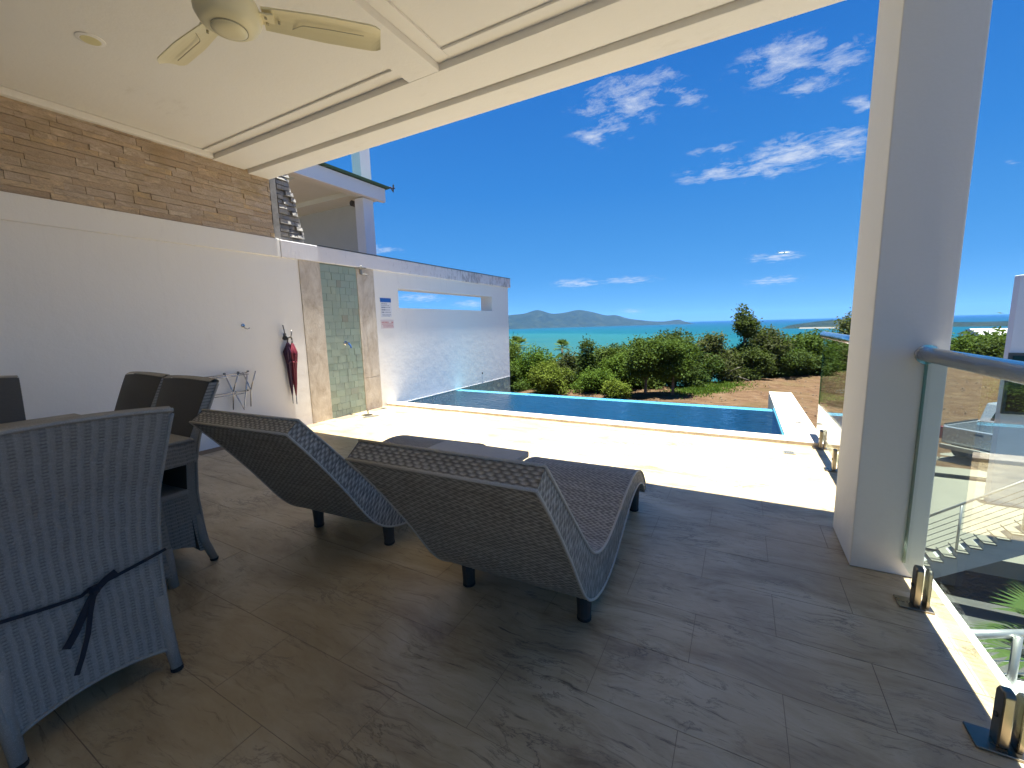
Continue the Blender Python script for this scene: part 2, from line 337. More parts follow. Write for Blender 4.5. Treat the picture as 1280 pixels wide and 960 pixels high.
# ------------------------------------------------------------------ mesh helpers
class MB:
    def __init__(s): s.v = []; s.f = []; s.a = {}
    def add(s, vs, fs):
        o = len(s.v); s.v += [tuple(x) for x in vs]; s.f += [tuple(i+o for i in f) for f in fs]; return s
    def box(s, x0, x1, y0, y1, z0, z1, jit=0.0):
        vs = [(x, y, z) for z in (z0, z1) for y in (y0, y1) for x in (x0, x1)]
        if jit: vs = [tuple(c+random.uniform(-jit, jit) for c in v) for v in vs]
        return s.add(vs, [(0, 2, 3, 1), (4, 5, 7, 6), (0, 1, 5, 4), (2, 6, 7, 3), (0, 4, 6, 2), (1, 3, 7, 5)])
    def hexa(s, bot, top):
        return s.add(list(bot)+list(top), [(3, 2, 1, 0), (4, 5, 6, 7), (0, 1, 5, 4), (1, 2, 6, 5), (2, 3, 7, 6), (3, 0, 4, 7)])
    def prism(s, poly, axis, a, b):
        def mk(p, t): return {'x': (t, p[0], p[1]), 'y': (p[0], t, p[1]), 'z': (p[0], p[1], t)}[axis]
        n = len(poly)
        return s.add([mk(p, a) for p in poly]+[mk(p, b) for p in poly],
                     [tuple(range(n-1, -1, -1)), tuple(range(n, 2*n))]+[(i, (i+1) % n, n+(i+1) % n, n+i) for i in range(n)])
    def tube(s, path, r, n=8, cap=True):
        P = [Vector(p) for p in path]; rs = r if isinstance(r, (list, tuple)) else [r]*len(P)
        rings = []; prev = None
        for i, p in enumerate(P):
            d = (P[min(i+1, len(P)-1)]-P[max(i-1, 0)]).normalized()
            ref = prev if prev is not None else (Vector((0, 0, 1)) if abs(d.z) < .9 else Vector((1, 0, 0)))
            a = (ref-d*ref.dot(d)).normalized(); prev = a; b_ = d.cross(a)
            rings.append([p+(a*math.cos(2*PI*k/n)+b_*math.sin(2*PI*k/n))*rs[i] for k in range(n)])
        vs = [v for rg in rings for v in rg]; fs = []
        for i in range(len(P)-1):
            for k in range(n):
                fs.append((i*n+k, i*n+(k+1) % n, (i+1)*n+(k+1) % n, (i+1)*n+k))
        if cap: fs += [tuple(range(n-1, -1, -1)), tuple((len(P)-1)*n+k for k in range(n))]
        return s.add(vs, fs)
    def lathe(s, prof, c, n=24, axis='z'):
        vs = []; fs = []
        for (r, h) in prof:
            for k in range(n):
                a = 2*PI*k/n; x, y = r*math.cos(a), r*math.sin(a)
                vs.append({'z': (c[0]+x, c[1]+y, c[2]+h), 'x': (c[0]+h, c[1]+x, c[2]+y), 'y': (c[0]+x, c[1]+h, c[2]+y)}[axis])
        for i in range(len(prof)-1):
            for k in range(n): fs.append((i*n+k, i*n+(k+1) % n, (i+1)*n+(k+1) % n, (i+1)*n+k))
        fs += [tuple(range(n-1, -1, -1)), tuple((len(prof)-1)*n+k for k in range(n))]
        return s.add(vs, fs)
    def surf(s, Pt, h=None, flip=False):
        """grid of points (nu,nv,3) pushed along its normals by h"""
        if h is not None:
            du = np.gradient(Pt, axis=0); dv = np.gradient(Pt, axis=1)
            nn = np.cross(du, dv); nn /= (np.linalg.norm(nn, axis=2, keepdims=True)+1e-12)
            Pt = Pt+nn*h[..., None]*(-1 if flip else 1)
        if h is not None: s.a[len(s.v)] = ((h-h.min())/max(1e-6, float(h.max()-h.min()))).ravel()
        nu, nv = Pt.shape[:2]; idx = np.arange(nu*nv).reshape(nu, nv)
        q = np.stack([idx[:-1, :-1], idx[1:, :-1], idx[1:, 1:], idx[:-1, 1:]], -1).reshape(-1, 4)
        if flip: q = q[:, ::-1]
        return s.add(Pt.reshape(-1, 3).tolist(), q.tolist())
    def mesh(s, name, m, org=(0, 0, 0), smooth=False):
        me = bpy.data.meshes.new(name)
        me.from_pydata([(v[0]-org[0], v[1]-org[1], v[2]-org[2]) for v in s.v], [], s.f)
        me.materials.append(m)
        if smooth: me.polygons.foreach_set('use_smooth', [True]*len(me.polygons))
        if s.a or m in (M_wick, M_wickc):   # how far each strand stands out: the colour darkens towards the gaps between strands
            w = np.ones(len(s.v), np.float32)
            for k, arr in s.a.items(): w[k:k+len(arr)] = arr
            at = me.attributes.new('strand', 'FLOAT', 'POINT'); at.data.foreach_set('value', w)
        me.update(); return me

def wloc(o):
    l = Vector(o.location)
    while o.parent: o = o.parent; l += Vector(o.location)
    return l
def part(name, mb, m, parent, smooth=False, bevel=0.0, label=None, kind=None, world=True):
    """a mesh object under its thing; vertices are given in world space (world=True) or in the thing's own space"""
    org = wloc(parent) if (parent is not None and world) else (0, 0, 0)
    o = bpy.data.objects.new(name, mb.mesh(name, m, org, smooth)); COL.objects.link(o)
    if parent is not None: o.parent = parent
    if bevel:
        b = o.modifiers.new('edge', 'BEVEL'); b.width = bevel; b.segments = 2; b.limit_method = 'ANGLE'
    if smooth:
        pass
    if label: o['label'] = label
    if kind: o['kind'] = kind
    return o
def thing(name, loc, label, cat, group=None, rz=0.0):
    o = bpy.data.objects.new(name, None); o.empty_display_size = .1; COL.objects.link(o)
    o.location = loc; o.rotation_euler = (0, 0, rz); o['label'] = label; o['category'] = cat
    if group: o['group'] = group
    return o
def solo(name, mb, m, label, cat, loc=(0, 0, 0), group=None, smooth=False, bevel=0):
    o = bpy.data.objects.new(name, mb.mesh(name, m, loc, smooth)); COL.objects.link(o); o.location = loc
    o['label'] = label; o['category'] = cat
    if group: o['group'] = group
    if bevel:
        b = o.modifiers.new('edge', 'BEVEL'); b.width = bevel; b.segments = 2; b.limit_method = 'ANGLE'
    return o
def struct(name, mb, m, smooth=False, bevel=0, kind='structure'):
    o = bpy.data.objects.new(name, mb.mesh(name, m, (0, 0, 0), smooth)); COL.objects.link(o); o['kind'] = kind
    if bevel:
        b = o.modifiers.new('edge', 'BEVEL'); b.width = bevel; b.segments = 2; b.limit_method = 'ANGLE'
    return o
def copy_tree(o, parent=None):
    c = o.copy(); COL.objects.link(c)
    if parent is not None: c.parent = parent
    for ch in list(o.children): copy_tree(ch, c)
    return c
def piece(name, mesh, parent, loc):
    o = bpy.data.objects.new(name, mesh); COL.objects.link(o); o.parent = parent
    l = wloc(parent); o.location = (loc[0]-l.x, loc[1]-l.y, loc[2]-l.z); return o

WX = -5.19      # face of the garden wall
# ------------------------------------------------------------------ terrace floor
M_fgrout = plain('brown_grout', (.20, .15, .10), .9)
fl = struct('terrace_floor', MB().box(WX-.3, .865, -2.2, 5.06, -.35, -.0016), M_fgrout)
TX, TY = .61, .305
tiles = []
for k in range(6):
    mb = MB(); j = .0012
    e_ = .0005
    mb.hexa([(-TX/2+e_, -TY/2+e_, -.012), (TX/2-e_, -TY/2+e_, -.012), (TX/2-e_, TY/2-e_, -.012), (-TX/2+e_, TY/2-e_, -.012)],
            [(-TX/2+e_*2, -TY/2+e_*2, random.uniform(-j, 0)), (TX/2-e_*2, -TY/2+e_*2, random.uniform(-j, 0)), (TX/2-e_*2, TY/2-e_*2, random.uniform(-j, 0)), (-TX/2+e_*2, TY/2-e_*2, random.uniform(-j, 0))])
    tiles.append(mb.mesh('tile', M_trav))
row = 0
y = .35
while y < 5.06-.1:
    x = .49+TX/2 - (row % 2)*TX/2
    while x-TX/2 > WX-.3:
        if x+TX/2 <= .87 and x - TX/2 > WX-.02: piece('tile', random.choice(tiles), fl, (x, y+TY/2, 0))
        elif x+TX/2 > .87 or x-TX/2 <= WX-.02:
            a, b_ = max(x-TX/2, WX), min(x+TX/2, .865)
            if b_-a > .03: part('tile', MB().box(a+.002, b_-.002, y+.002, y+TY-.002, -.012, -.0006), M_trav, fl)
        x -= TX
    a, b_ = x+TX/2, .865
    xe = .49+TX - (row % 2)*TX/2
    if .865-xe > .03: part('tile', MB().box(xe+.002, .863, y+.002, y+TY-.002, -.012, -.0006), M_trav, fl)
    y += TY; row += 1
part('floor_slab', MB().box(WX, .865, -2.2, .348, -.012, -.0008), M_trav, fl)
part('floor_edge', MB().box(.868, .90, -2.2, 5.0, -.34, -.01), M_white, fl)

# ------------------------------------------------------------------ pool
WZ = -.035
struct('pool_coping', MB().box(WX+.002, .47, 5.062, 5.28, -.4, .038).box(.47, .80, 5.062, 8.42, -2.4, .0385), M_travv, bevel=.006)
pb = MB()
pb.box(WX-.28, .47, 5.28, 7.3, -1.45, -1.25)
pb.box(WX-.28, .466, 5.262, 5.281, -1.3, .0)
pb.box(.455, .4695, 5.28, 7.0, -1.3, .012)
struct('pool_basin', pb, M_basin)
struct('overflow_lip', MB().box(WX+.004, .454, 7.0, 7.19, -2.5, WZ-.004), plain('pale_lip_tile', (.50, .52, .46), .5, nscale=8, var=.15))
wtb = MB().box(WX+.003, .469, 5.283, 7.192, WZ-.004, WZ)
wmb = MB().add([(WX+.003, 5.283, WZ), (.469, 5.283, WZ), (.469, 7.2, WZ), (WX+.003, 7.2, WZ)], [(0, 1, 2, 3)])
struct('pool_water', wmb, M_water)
struct('catch_channel', MB().box(WX, .47, 7.2, 7.9, -1.2, -1.0).box(WX, .47, 7.9, 8.0, -2.5, -.9), M_basin)

# ------------------------------------------------------------------ garden wall with the outdoor shower
gw = thing('garden_wall', (WX, 3.4, 0), 'long white rendered wall along the pool with a slot opening and stained cap', 'wall')
def gridwall(mb, ys, zs, holes, x0, x1):
    for i in range(len(ys)-1):
        for j in range(len(zs)-1):
            if (i, j) in holes: continue
            mb.box(x1, x0, ys[i], ys[i+1], zs[j], zs[j+1])
    return mb
ys = [-2.2, 3.66, 4.95, 5.485, 8.58, 9.36]; zs = [-.35, 1.63, 1.96, 2.22]
w_ = MB()
w_.box(WX-.31, WX, -2.2, 3.66, -.35, 2.22)
w_.box(WX-.31, WX-.03, 3.66, 4.95, -.35, 2.22)
w_.box(WX-.31, WX, 4.95, 5.062, -.35, 1.63).box(WX-.31, WX, 5.062, 9.36, -.014, 1.63)
w_.box(WX-.31, WX, 4.95, 5.485, 1.63, 2.22).box(WX-.31, WX, 8.58, 9.36, 1.63, 2.22)
w_.box(WX-.31, WX, 5.485, 8.58, 1.96, 2.22)
w_.box(WX-.31, WX-.012, 5.062, 9.36, -2.6, -.014)
part('wall_face', w_, M_white, gw)
part('wall_cap', MB().box(WX-.34, WX+.025, -2.2, 3.415, 2.22, 2.44), M_white, gw, bevel=.006)
part('wall_cap', MB().box(WX-.34, WX+.03, 3.42, 9.45, 2.22, 2.435), M_cap, gw, bevel=.008, label='weathered cap end streaked with black and rusty stains')
part('cap_flashing', MB().box(WX-.35, WX+.036, 3.95, 9.45, 2.437, 2.447), M_alu, gw)
part('travertine_slab', MB().box(WX-.03, WX+.012, 3.66, 3.977, 0, 2.219), M_travv, gw, bevel=.003)
part('travertine_slab', MB().box(WX-.03, WX+.010, 4.612, 4.95, .52, 2.219), M_travv, gw, bevel=.003)
part('travertine_slab', MB().box(WX-.03, WX+.010, 4.612, 4.95, 0, .517), M_travv, gw, bevel=.003)
part('tile_grout', MB().box(WX-.03, WX-.006, 3.977, 4.612, 0, 2.219), M_grout, gw)
gt = []
for (ln, ht) in ((.105, .10), (.155, .10), (.075, .10)):
    mb = MB(); mb.box(-.02, 0, -ln/2+.0016, ln/2-.0016, -ht/2+.0016, ht/2-.0016); gt.append((ln, mb.mesh('green_tile', M_green)))
zrow = 0.0; r_ = 0
while zrow < 2.2:
    yy = 3.98; pat = [(1, 0, 2, 0, 1, 2), (0, 1, 0, 2, 1, 2), (2, 0, 1, 1, 2, 0), (0, 0, 1, 2, 1, 2)][r_ % 4]
    seq = list(pat); random.shuffle(seq)
    for k in seq:
        ln, me = gt[k]
        if yy+ln > 4.612: ln = 4.612-yy
        if ln < .03: break
        if zrow+.1 > 2.22: break
        if abs(ln-gt[k][0]) > .002:
            mb = MB(); mb.box(WX-.02, WX+random.uniform(-.001, .003), yy+.0016, yy+ln-.0016, zrow+.0016, zrow+.0984); part('green_tile', mb, M_green, gw)
        else: piece('green_tile', me, gw, (WX+random.uniform(-.001, .004), yy+ln/2, zrow+.05))
        yy += ln
    zrow += .1; r_ += 1
# green waterline tiles under the wall: too small to pick apart, one part
wl_ = MB(); zz = [-.12, -.215, -.31, -.40]
for row in range(5):
    yy = 5.283+random.uniform(0, .05)
    while yy < 9.36:
        ln = random.choice((.09, .11, .15)); e = min(yy+ln, 9.36)
        wl_.box(WX-.011, WX+random.uniform(-.004, .002), yy+.002, e-.002, -.02-(row+1)*.095, -.02-row*.095-.003); yy += ln
part('waterline_tile', wl_, M_green, gw, kind='stuff')
part('trim_strip', MB().box(WX-.01, WX+.004, 5.283, 9.362, -.022, -.013), M_paper, gw)
part('wall_spout', MB().lathe([(.02, 0), (.02, .01), (.012, .012)], (WX, 8.05, .21), 10, 'x'), M_black, gw)

# stone cladding above the wall
sw = thing('stone_wall', (WX, 1.5, 2.44), 'brown split stone cladding above the white wall under the ceiling', 'stone wall')
part('backing', MB().box(WX-.4, WX-.045, -2.2, 3.37, 2.445, 3.5), M_mortar, sw)
z = 2.446
srng = random.Random(3)
while z < 3.235:
    h = min(srng.choice((.045, .055, .065, .05)), 3.24-z)
    if h < .02: break
    yy = .62+srng.uniform(-.2, 0)
    while yy < 3.36:
        ln = srng.choice((.14, .2, .26, .34, .42)); e = min(yy+ln, 3.37); pr = srng.uniform(-.010, .006)
        mb = MB()
        mb.hexa([(WX-.05, yy+.001, z+.001), (WX+pr+srng.uniform(-.006, .006), yy+.002, z+.001), (WX+pr+srng.uniform(-.006, .006), e-.001, z+.001), (WX-.05, e-.001, z+.001)],
                [(WX-.05, yy+.001, z+h-.001), (WX+pr+srng.uniform(-.006, .006), yy+.002, z+h-.002), (WX+pr+srng.uniform(-.006, .006), e-.001, z+h-.002), (WX-.05, e-.001, z+h-.001)])
        part('stone', mb, M_stone, sw)
        yy += ln
    z += h
part('cement_bead', MB().hexa([(WX-.3, 3.372, 2.445), (WX+.002, 3.372, 2.445), (WX+.002, 3.455, 2.445), (WX-.3, 3.455, 2.445)],
                              [(WX-.3, 3.372, 3.5), (WX+.002, 3.372, 3.5), (WX+.002, 3.45, 3.5), (WX-.3, 3.45, 3.5)]), M_bead, sw)
def end_y(z): return 3.80-(z-2.44)*.2
part('backing', MB().hexa([(WX-.4, 3.456, 2.437), (WX-.05, 3.456, 2.437), (WX-.05, 3.77, 2.437), (WX-.4, 3.77, 2.437)],
                          [(WX-.4, 3.456, 3.6), (WX-.05, 3.456, 3.6), (WX-.05, 3.54, 3.6), (WX-.4, 3.54, 3.6)]), M_bead, sw)
z = 2.446
while z < 3.58:
    h = srng.choice((.045, .055, .06)); yy = 3.458
    while yy < end_y(z)-.02:
        ln = srng.choice((.07, .11, .15)); e = min(yy+ln, end_y(z)+srng.uniform(-.015, .01)); pr = srng.uniform(-.02, .02)
        mb = MB(); jj = lambda: srng.uniform(-.010, .010)
        mb.hexa([(WX-.06, yy+.002, z+.003), (WX+pr+jj(), yy+.003, z+.004), (WX+pr+jj(), e-.002, z+.004), (WX-.06, e-.002, z+.003)],
                [(WX-.06, yy+.002, z+h-.003), (WX+pr-.008+jj(), yy+.004, z+h-.006), (WX+pr-.008+jj(), e-.003, z+h-.006), (WX-.06, e-.002, z+h-.003)])
        part('stone', mb, M_bead, sw, label='grey weathered stone in full sun' if False else None)
        yy += ln
    z += h

# ------------------------------------------------------------------ roof over the terrace
rf = thing('terrace_roof', (-2.2, 1.0, 3.14), 'cream painted terrace ceiling with two recessed coffers and a deep fascia', 'roof')
XR = .836
part('roof_slab', MB().box(WX-.6, XR, -2.2, 3.12, 3.24, 3.62), M_ceil, rf)
part('fascia_board', MB().box(WX-.045, XR, 3.125, 3.38, 3.14, 3.65), M_ceil, rf, bevel=.006)
part('soffit', MB().box(WX-.03, XR-.002, 2.745, 3.09, 3.172, 3.2385), M_ceil, rf, bevel=.003)
part('soffit', MB().box(-2.35, -2.055, -2.2, 2.743, 3.1725, 3.238), M_ceil, rf, bevel=.003)
part('soffit', MB().box(.45, XR-.004, -2.2, 2.743, 3.1725, 3.238), M_ceil, rf, bevel=.003)
part('shadow_trim', MB().box(WX, XR-.01, 3.0925, 3.123, 3.188, 3.2385), M_ceil, rf)
part('coffer_trim', MB().box(WX+.05, -2.37, 2.63, 2.743, 3.222, 3.2388), M_ceil, rf, bevel=.003)
part('coffer_trim', MB().box(-1.94, .448, 2.63, 2.743, 3.222, 3.2388), M_ceil, rf, bevel=.003)
part('coffer_trim', MB().box(-2.053, -1.942, -2.2, 2.743, 3.222, 3.2388), M_ceil, rf, bevel=.003)
part('cornice', MB().box(WX-.03, WX+.05, -2.2, 2.742, 3.178, 3.2382), M_ceil, rf, bevel=.012)

cl = thing('column', (.70, 2.87, 0), 'thick pale grey square column between the two glass railings', 'column')
part('shaft', MB().box(.557, .842, 2.63, 3.10, .0, 3.139), M_col, cl, bevel=.006)
hw = thing('house_wall', (-2, -2.3, 0), 'cream rear wall of the terrace behind the camera', 'wall')
part('wall_face', MB().box(WX-.3, 1.0, -2.5, -2.2, -.35, 3.24), M_col, hw)

# ------------------------------------------------------------------ ceiling fan and downlight
FX, FY, FZ = -2.25, 1.34, 2.82
fan = thing('ceiling_fan', (FX, FY, 3.24), 'cream three-bladed ceiling fan hanging from the coffered ceiling', 'ceiling fan')
part('canopy', MB().lathe([(.02, -.10), (.06, -.06), (.075, -.0)], (FX, FY, 3.24), 24), M_fan, fan, smooth=True)
part('downrod', MB().lathe([(.013, -.30), (.013, -.09)], (FX, FY, 3.24), 12), M_fan, fan, smooth=True)
part('motor_housing', MB().lathe([(.07, -.068), (.10, -.062), (.125, -.045), (.142, -.012), (.145, .02), (.13, .055), (.09, .09), (.03, .12)], (FX, FY, FZ), 40), M_fan, fan, smooth=True)
part('cap_ring', MB().lathe([(.079, -.0705), (.079, -.066), (.07, -.06)], (FX, FY, FZ), 36), M_fanline, fan)
part('bottom_cap', MB().lathe([(.03, -.083), (.06, -.08), (.074, -.072), (.075, -.066)], (FX, FY, FZ), 36), M_fan, fan, smooth=True)
for k, a in enumerate((47, 176, 291)):
    ar = math.radians(a); d = Vector((math.cos(ar), math.sin(ar), 0)); p = Vector((-d.y, d.x, 0))
    bl = MB(); nu, nv = 24, 7
    Pt = np.zeros((nu, nv, 3)); Pb = np.zeros((nu, nv, 3))
    for i in range(nu):
        t = i/(nu-1); rad = .15+t*.555
        hwid = .052+.02*min(1, t*2)
        if t > .9: hwid *= math.sqrt(max(.0, 1-((t-.9)/.1)**2*.55))
        for j in range(nv):
            s_ = (j/(nv-1)-.5)*2
            q = Vector((FX, FY, FZ+.012))+d*rad+p*hwid*s_+Vector((0, 0, -s_*.018+ .008*(1-s_*s_)))
            Pt[i, j] = q; Pb[i, j] = q-Vector((0, 0, .008))
    bl.surf(Pt); bl.surf(Pb, flip=True)
    n0 = nu*nv
    edge = [i*nv for i in range(nu)]+[(nu-1)*nv+j for j in range(1, nv)]+[i*nv+nv-1 for i in range(nu-2, -1, -1)]+[j for j in range(nv-2, 0, -1)]
    for i in range(len(edge)):
        a_, b_ = edge[i], edge[(i+1) % len(edge)]; bl.f.append((a_, b_, b_+n0, a_+n0))
    bo = part('blade', bl, M_fan, fan, smooth=False)
    br = MB(); br.hexa([tuple(Vector((FX, FY, FZ+.003))+d*.12+p*s1*.035) for s1 in (-1, 1)]+[tuple(Vector((FX, FY, FZ+.003))+d*.20+p*s1*.045) for s1 in (1, -1)],
                       [tuple(Vector((FX, FY, FZ+.012))+d*.12+p*s1*.035) for s1 in (-1, 1)]+[tuple(Vector((FX, FY, FZ+.012))+d*.20+p*s1*.045) for s1 in (1, -1)])
    part('blade_iron', br, M_fan, bo)
    for (rr_, ss) in ((.165, .02), (.165, -.02), (.22, 0)):
        q = Vector((FX, FY, FZ-.002))+d*rr_+p*ss; part('screw', MB().lathe([(.006, -.003), (.006, .01)], tuple(q), 8), M_fanline, bo)
    cr = MB(); pts = []
    for i in range(12):
        t = i/11; pts.append(tuple(Vector((FX, FY, FZ+.0015))+d*(.24+.10*t)+p*(.05-.06*(t*t*(3-2*t)))+Vector((0, 0, .0))))
    pts += [tuple(Vector((FX, FY, FZ+.004))+d*r2+p*(-.012)) for r2 in (.45, .62)]
    cr.tube(pts, .0022, 5); part('blade_crease', cr, M_fanline, bo)
dl = thing('downlight', (-3.876, 1.377, 3.24), 'small round recessed ceiling light with yellowish lens', 'downlight')
part('trim_ring', MB().lathe([(.058, -.008), (.075, -.004), (.075, 0)], (-3.876, 1.377, 3.2395), 28), M_ceil, dl)
part('lens', MB().lathe([(.05, -.0095), (.056, -.006)], (-3.876, 1.377, 3.2395), 28), M_lampw, dl)

# ------------------------------------------------------------------ wicker weave
WJ = np.random.default_rng(5).uniform(-1, 1, 997)
def weave_lounge(u, v, A=.0046, pu=.034, pv=.0125):
    row = np.floor(v/pv); jr = WJ[np.mod(row.astype(int)+int(A*1e5), 997)]; ph = np.mod(row, 2)*.5+jr*.10
    cj = WJ[np.mod((np.floor(u/pu+ph)*31+row*17).astype(int), 997)]
    A = A*(1+.16*jr+.22*cj)
    return A*np.sqrt(np.abs(np.sin(PI*v/pv)))*(.22+.78*np.sin(PI*(u/pu+ph))**2)
def weave_chair(u, v, A=.0038, pu=.030, pv=.0115):
    u = u+.0016*WJ[np.mod(np.floor(v/pv).astype(int)*7, 997)]+.0012*np.sin(v*41); col = np.floor(u/pu+.25).astype(int)
    A = A*(1+.22*WJ[np.mod(col*13+np.floor(v/pv).astype(int)*29, 997)])
    rib = np.cos(2*PI*u/pu); hor = np.abs(np.sin(PI*v/pv+np.where(rib > 0, 0, PI/2)))
    return A*(.5*np.clip(rib, -.6, 1)+.68*np.sqrt(hor)*(.5+.5*np.clip(-rib, 0, 1)))
def resample(pts, n):
    P = np.array(pts, float); 
    # Catmull-Rom through the points
    out = []
    Q = np.vstack([2*P[0]-P[1], P, 2*P[-1]-P[-2]])
    for i in range(1, len(Q)-2):
        t = np.linspace(0, 1, 24, endpoint=False)[:, None]
        a, b, c, d = Q[i-1], Q[i], Q[i+1], Q[i+2]
        out.append(.5*((2*b)+(-a+c)*t+(2*a-5*b+4*c-d)*t**2+(-a+3*b-3*c+d)*t**3))
    out = np.vstack(out+[P[-1:]])
    s_ = np.concatenate([[0], np.cumsum(np.linalg.norm(np.diff(out, axis=0), axis=1))])
    tt = np.linspace(0, s_[-1], n)
    return np.stack([np.interp(tt, s_, out[:, k]) for k in range(out.shape[1])], 1), s_[-1]

# ------------------------------------------------------------------ loungers
def make_lounger():
    t = thing('sun_lounger', (0, 0, 0), 'x', 'sun lounger', 'grey rattan wave loungers facing the pool')
    yo = 1.7; hw = .36
    outer = [(.965, .85), (1.10, .688), (1.25, .49), (1.40, .275), (1.50, .178), (1.62, .122), (1.75, .10), (1.90, .11), (2.05, .15), (2.25, .222), (2.42, .262), (2.58, .268), (2.72, .235), (2.82, .175), (2.87, .115)]
    inner = [(1.03, .90), (1.16, .76), (1.33, .575), (1.5, .40), (1.6, .332), (1.72, .297), (1.85, .298), (2.0, .322), (2.2, .362), (2.4, .385), (2.55, .372), (2.7, .325), (2.82, .245), (2.90, .15), (2.915, .115)]
    outer = [(a-yo, b) for a, b in outer]; inner = [(a-yo, b) for a, b in inner]
    No, Ni, Nw = 460, 520, 112
    O, lo = resample(outer, No); I, li = resample(inner, Ni)
    xs = np.linspace(-hw, hw, Nw)
    def sheet(C, L):
        n = len(C); Pt = np.zeros((n, Nw, 3)); Pt[:, :, 0] = xs[None]; Pt[:, :, 1] = C[:, 0:1]; Pt[:, :, 2] = C[:, 1:2]
        v = np.linspace(0, L, n)[:, None]; return Pt, weave_lounge(xs[None]+hw+0*v, v+0*xs[None])
    mb = MB()
    Pt, h = sheet(I, li); mb.surf(Pt, h, flip=True)
    Pt, h = sheet(O, lo); mb.surf(Pt, h*.7, flip=False)
    body = part('woven_body', mb, M_wick, t, smooth=True)
    # head panel
    def strip(A, B, n1, n2, L, Wd, along, nrm_flip, amp=1.0):
        A = np.array(A, float); B = np.array(B, float)
        f = np.linspace(0, 1, n2)[None, :, None]
        Pt = A[:, None, :]*(1-f)+B[:, None, :]*f
        u = np.linspace(0, L, n1)[:, None]; v = np.linspace(0, 1, n2)[None, :]*Wd
        h = weave_lounge(u+0*v, v+0*u, .0045*amp) if along else weave_lounge(v+0*u, u+0*v, .0045*amp, .05, .015)
        return Pt, h
    mb = MB()
    A = [(x, outer[0][0], outer[0][1]) for x in np.linspace(-hw, hw, 150)]; B = [(x, inner[0][0], inner[0][1]) for x in np.linspace(-hw, hw, 150)]
    Pt, h = strip(A, B, 150, 26, 2*hw, .083, True, False, 1.25); mb.surf(Pt, h, flip=True)
    A = [(x, outer[-1][0], outer[-1][1]) for x in (-hw, hw)]; B = [(x, inner[-1][0], inner[-1][1]) for x in (-hw, hw)]
    part('head_panel', mb, M_wick, t, smooth=True); mb = MB(); mb.add(A+B, [(0, 1, 3, 2)]); part('foot_panel', mb, M_wick, t)
    n = 430; O2, lo2 = resample(outer, n); I2, li2 = resample(inner, n)
    for sgn in (-1, 1):
        mb = MB()
        A = np.stack([np.full(n, sgn*hw), O2[:, 0], O2[:, 1]], 1); B = np.stack([np.full(n, sgn*hw), I2[:, 0], I2[:, 1]], 1)
        Pt, h = strip(A, B, n, 22, lo2, .11, False, False); mb.surf(Pt, h, flip=(sgn > 0))
        part('side_panel', mb, M_wick, t, smooth=True)
        mb = MB()
        for C in (O2, I2):
            mb.tube([(sgn*(hw-.001), c[0], c[1]) for c in C[::6]], .006, 6)
        part('edge_piping', mb, M_wick, t, smooth=True)
    mb = MB()
    for c in (outer[0], inner[0]): mb.tube([(-hw, c[0], c[1]), (0, c[0], c[1]), (hw, c[0], c[1])], .006, 6)
    part('edge_piping', mb, M_wick, t, smooth=True)
    for (x, y) in ((-.30, 1.61-yo), (.30, 1.61-yo), (-.30, 2.80-yo), (.30, 2.80-yo)):
        top = .16 if y < 0 else .19
        lg = part('leg', MB().lathe([(.030, .012), (.036, top)], (x, y, 0), 14), M_leg, t, smooth=False)
        part('foot_cap', MB().lathe([(.028, 0), (.032, .004), (.032, .016)], (x, y, 0), 14), M_black, lg)
    part('stretcher', MB().tube([(-.30, 1.61-yo, .15), (.30, 1.61-yo, .15)], .014, 8), M_leg, t)
    return t
L1 = make_lounger(); L1.location = (-.857, 1.70, 0); L1.rotation_euler.z = math.radians(2.2)
L1['label'] = 'dark rattan wave lounger nearest the camera, to the right of the low side table'
L2 = copy_tree(L1); L2.location = (-2.125, 1.79, 0); L2.rotation_euler.z = math.radians(3.6)
L2['label'] = 'dark rattan wave lounger beside the dining set, to the left of the low side table'

st = thing('side_table', (-1.54, 2.18, 0), 'low dark rattan side table standing between the two loungers', 'side table')
sx0, sx1, sy0, sy1 = -1.885, -1.20, 1.95, 2.40
nx, ny = 90, 60
Pt = np.zeros((nx, ny, 3)); Pt[..., 0] = np.linspace(sx0, sx1, nx)[:, None]; Pt[..., 1] = np.linspace(sy0, sy1, ny)[None]; Pt[..., 2] = .466
mb = MB().box(sx0, sx1, sy0, sy1, .425, .4655)
part('table_top', mb, M_wick, st, bevel=.006)
part('apron', MB().box(-1.76, -1.32, 1.99, 2.36, .30, .4245), M_wick, st, bevel=.006)
for x in (-1.735, -1.345):
    for y in (2.02, 2.33):
        part('leg', MB().box(x-.022, x+.022, y-.022, y+.022, 0, .2995), M_wick, st, bevel=.004)

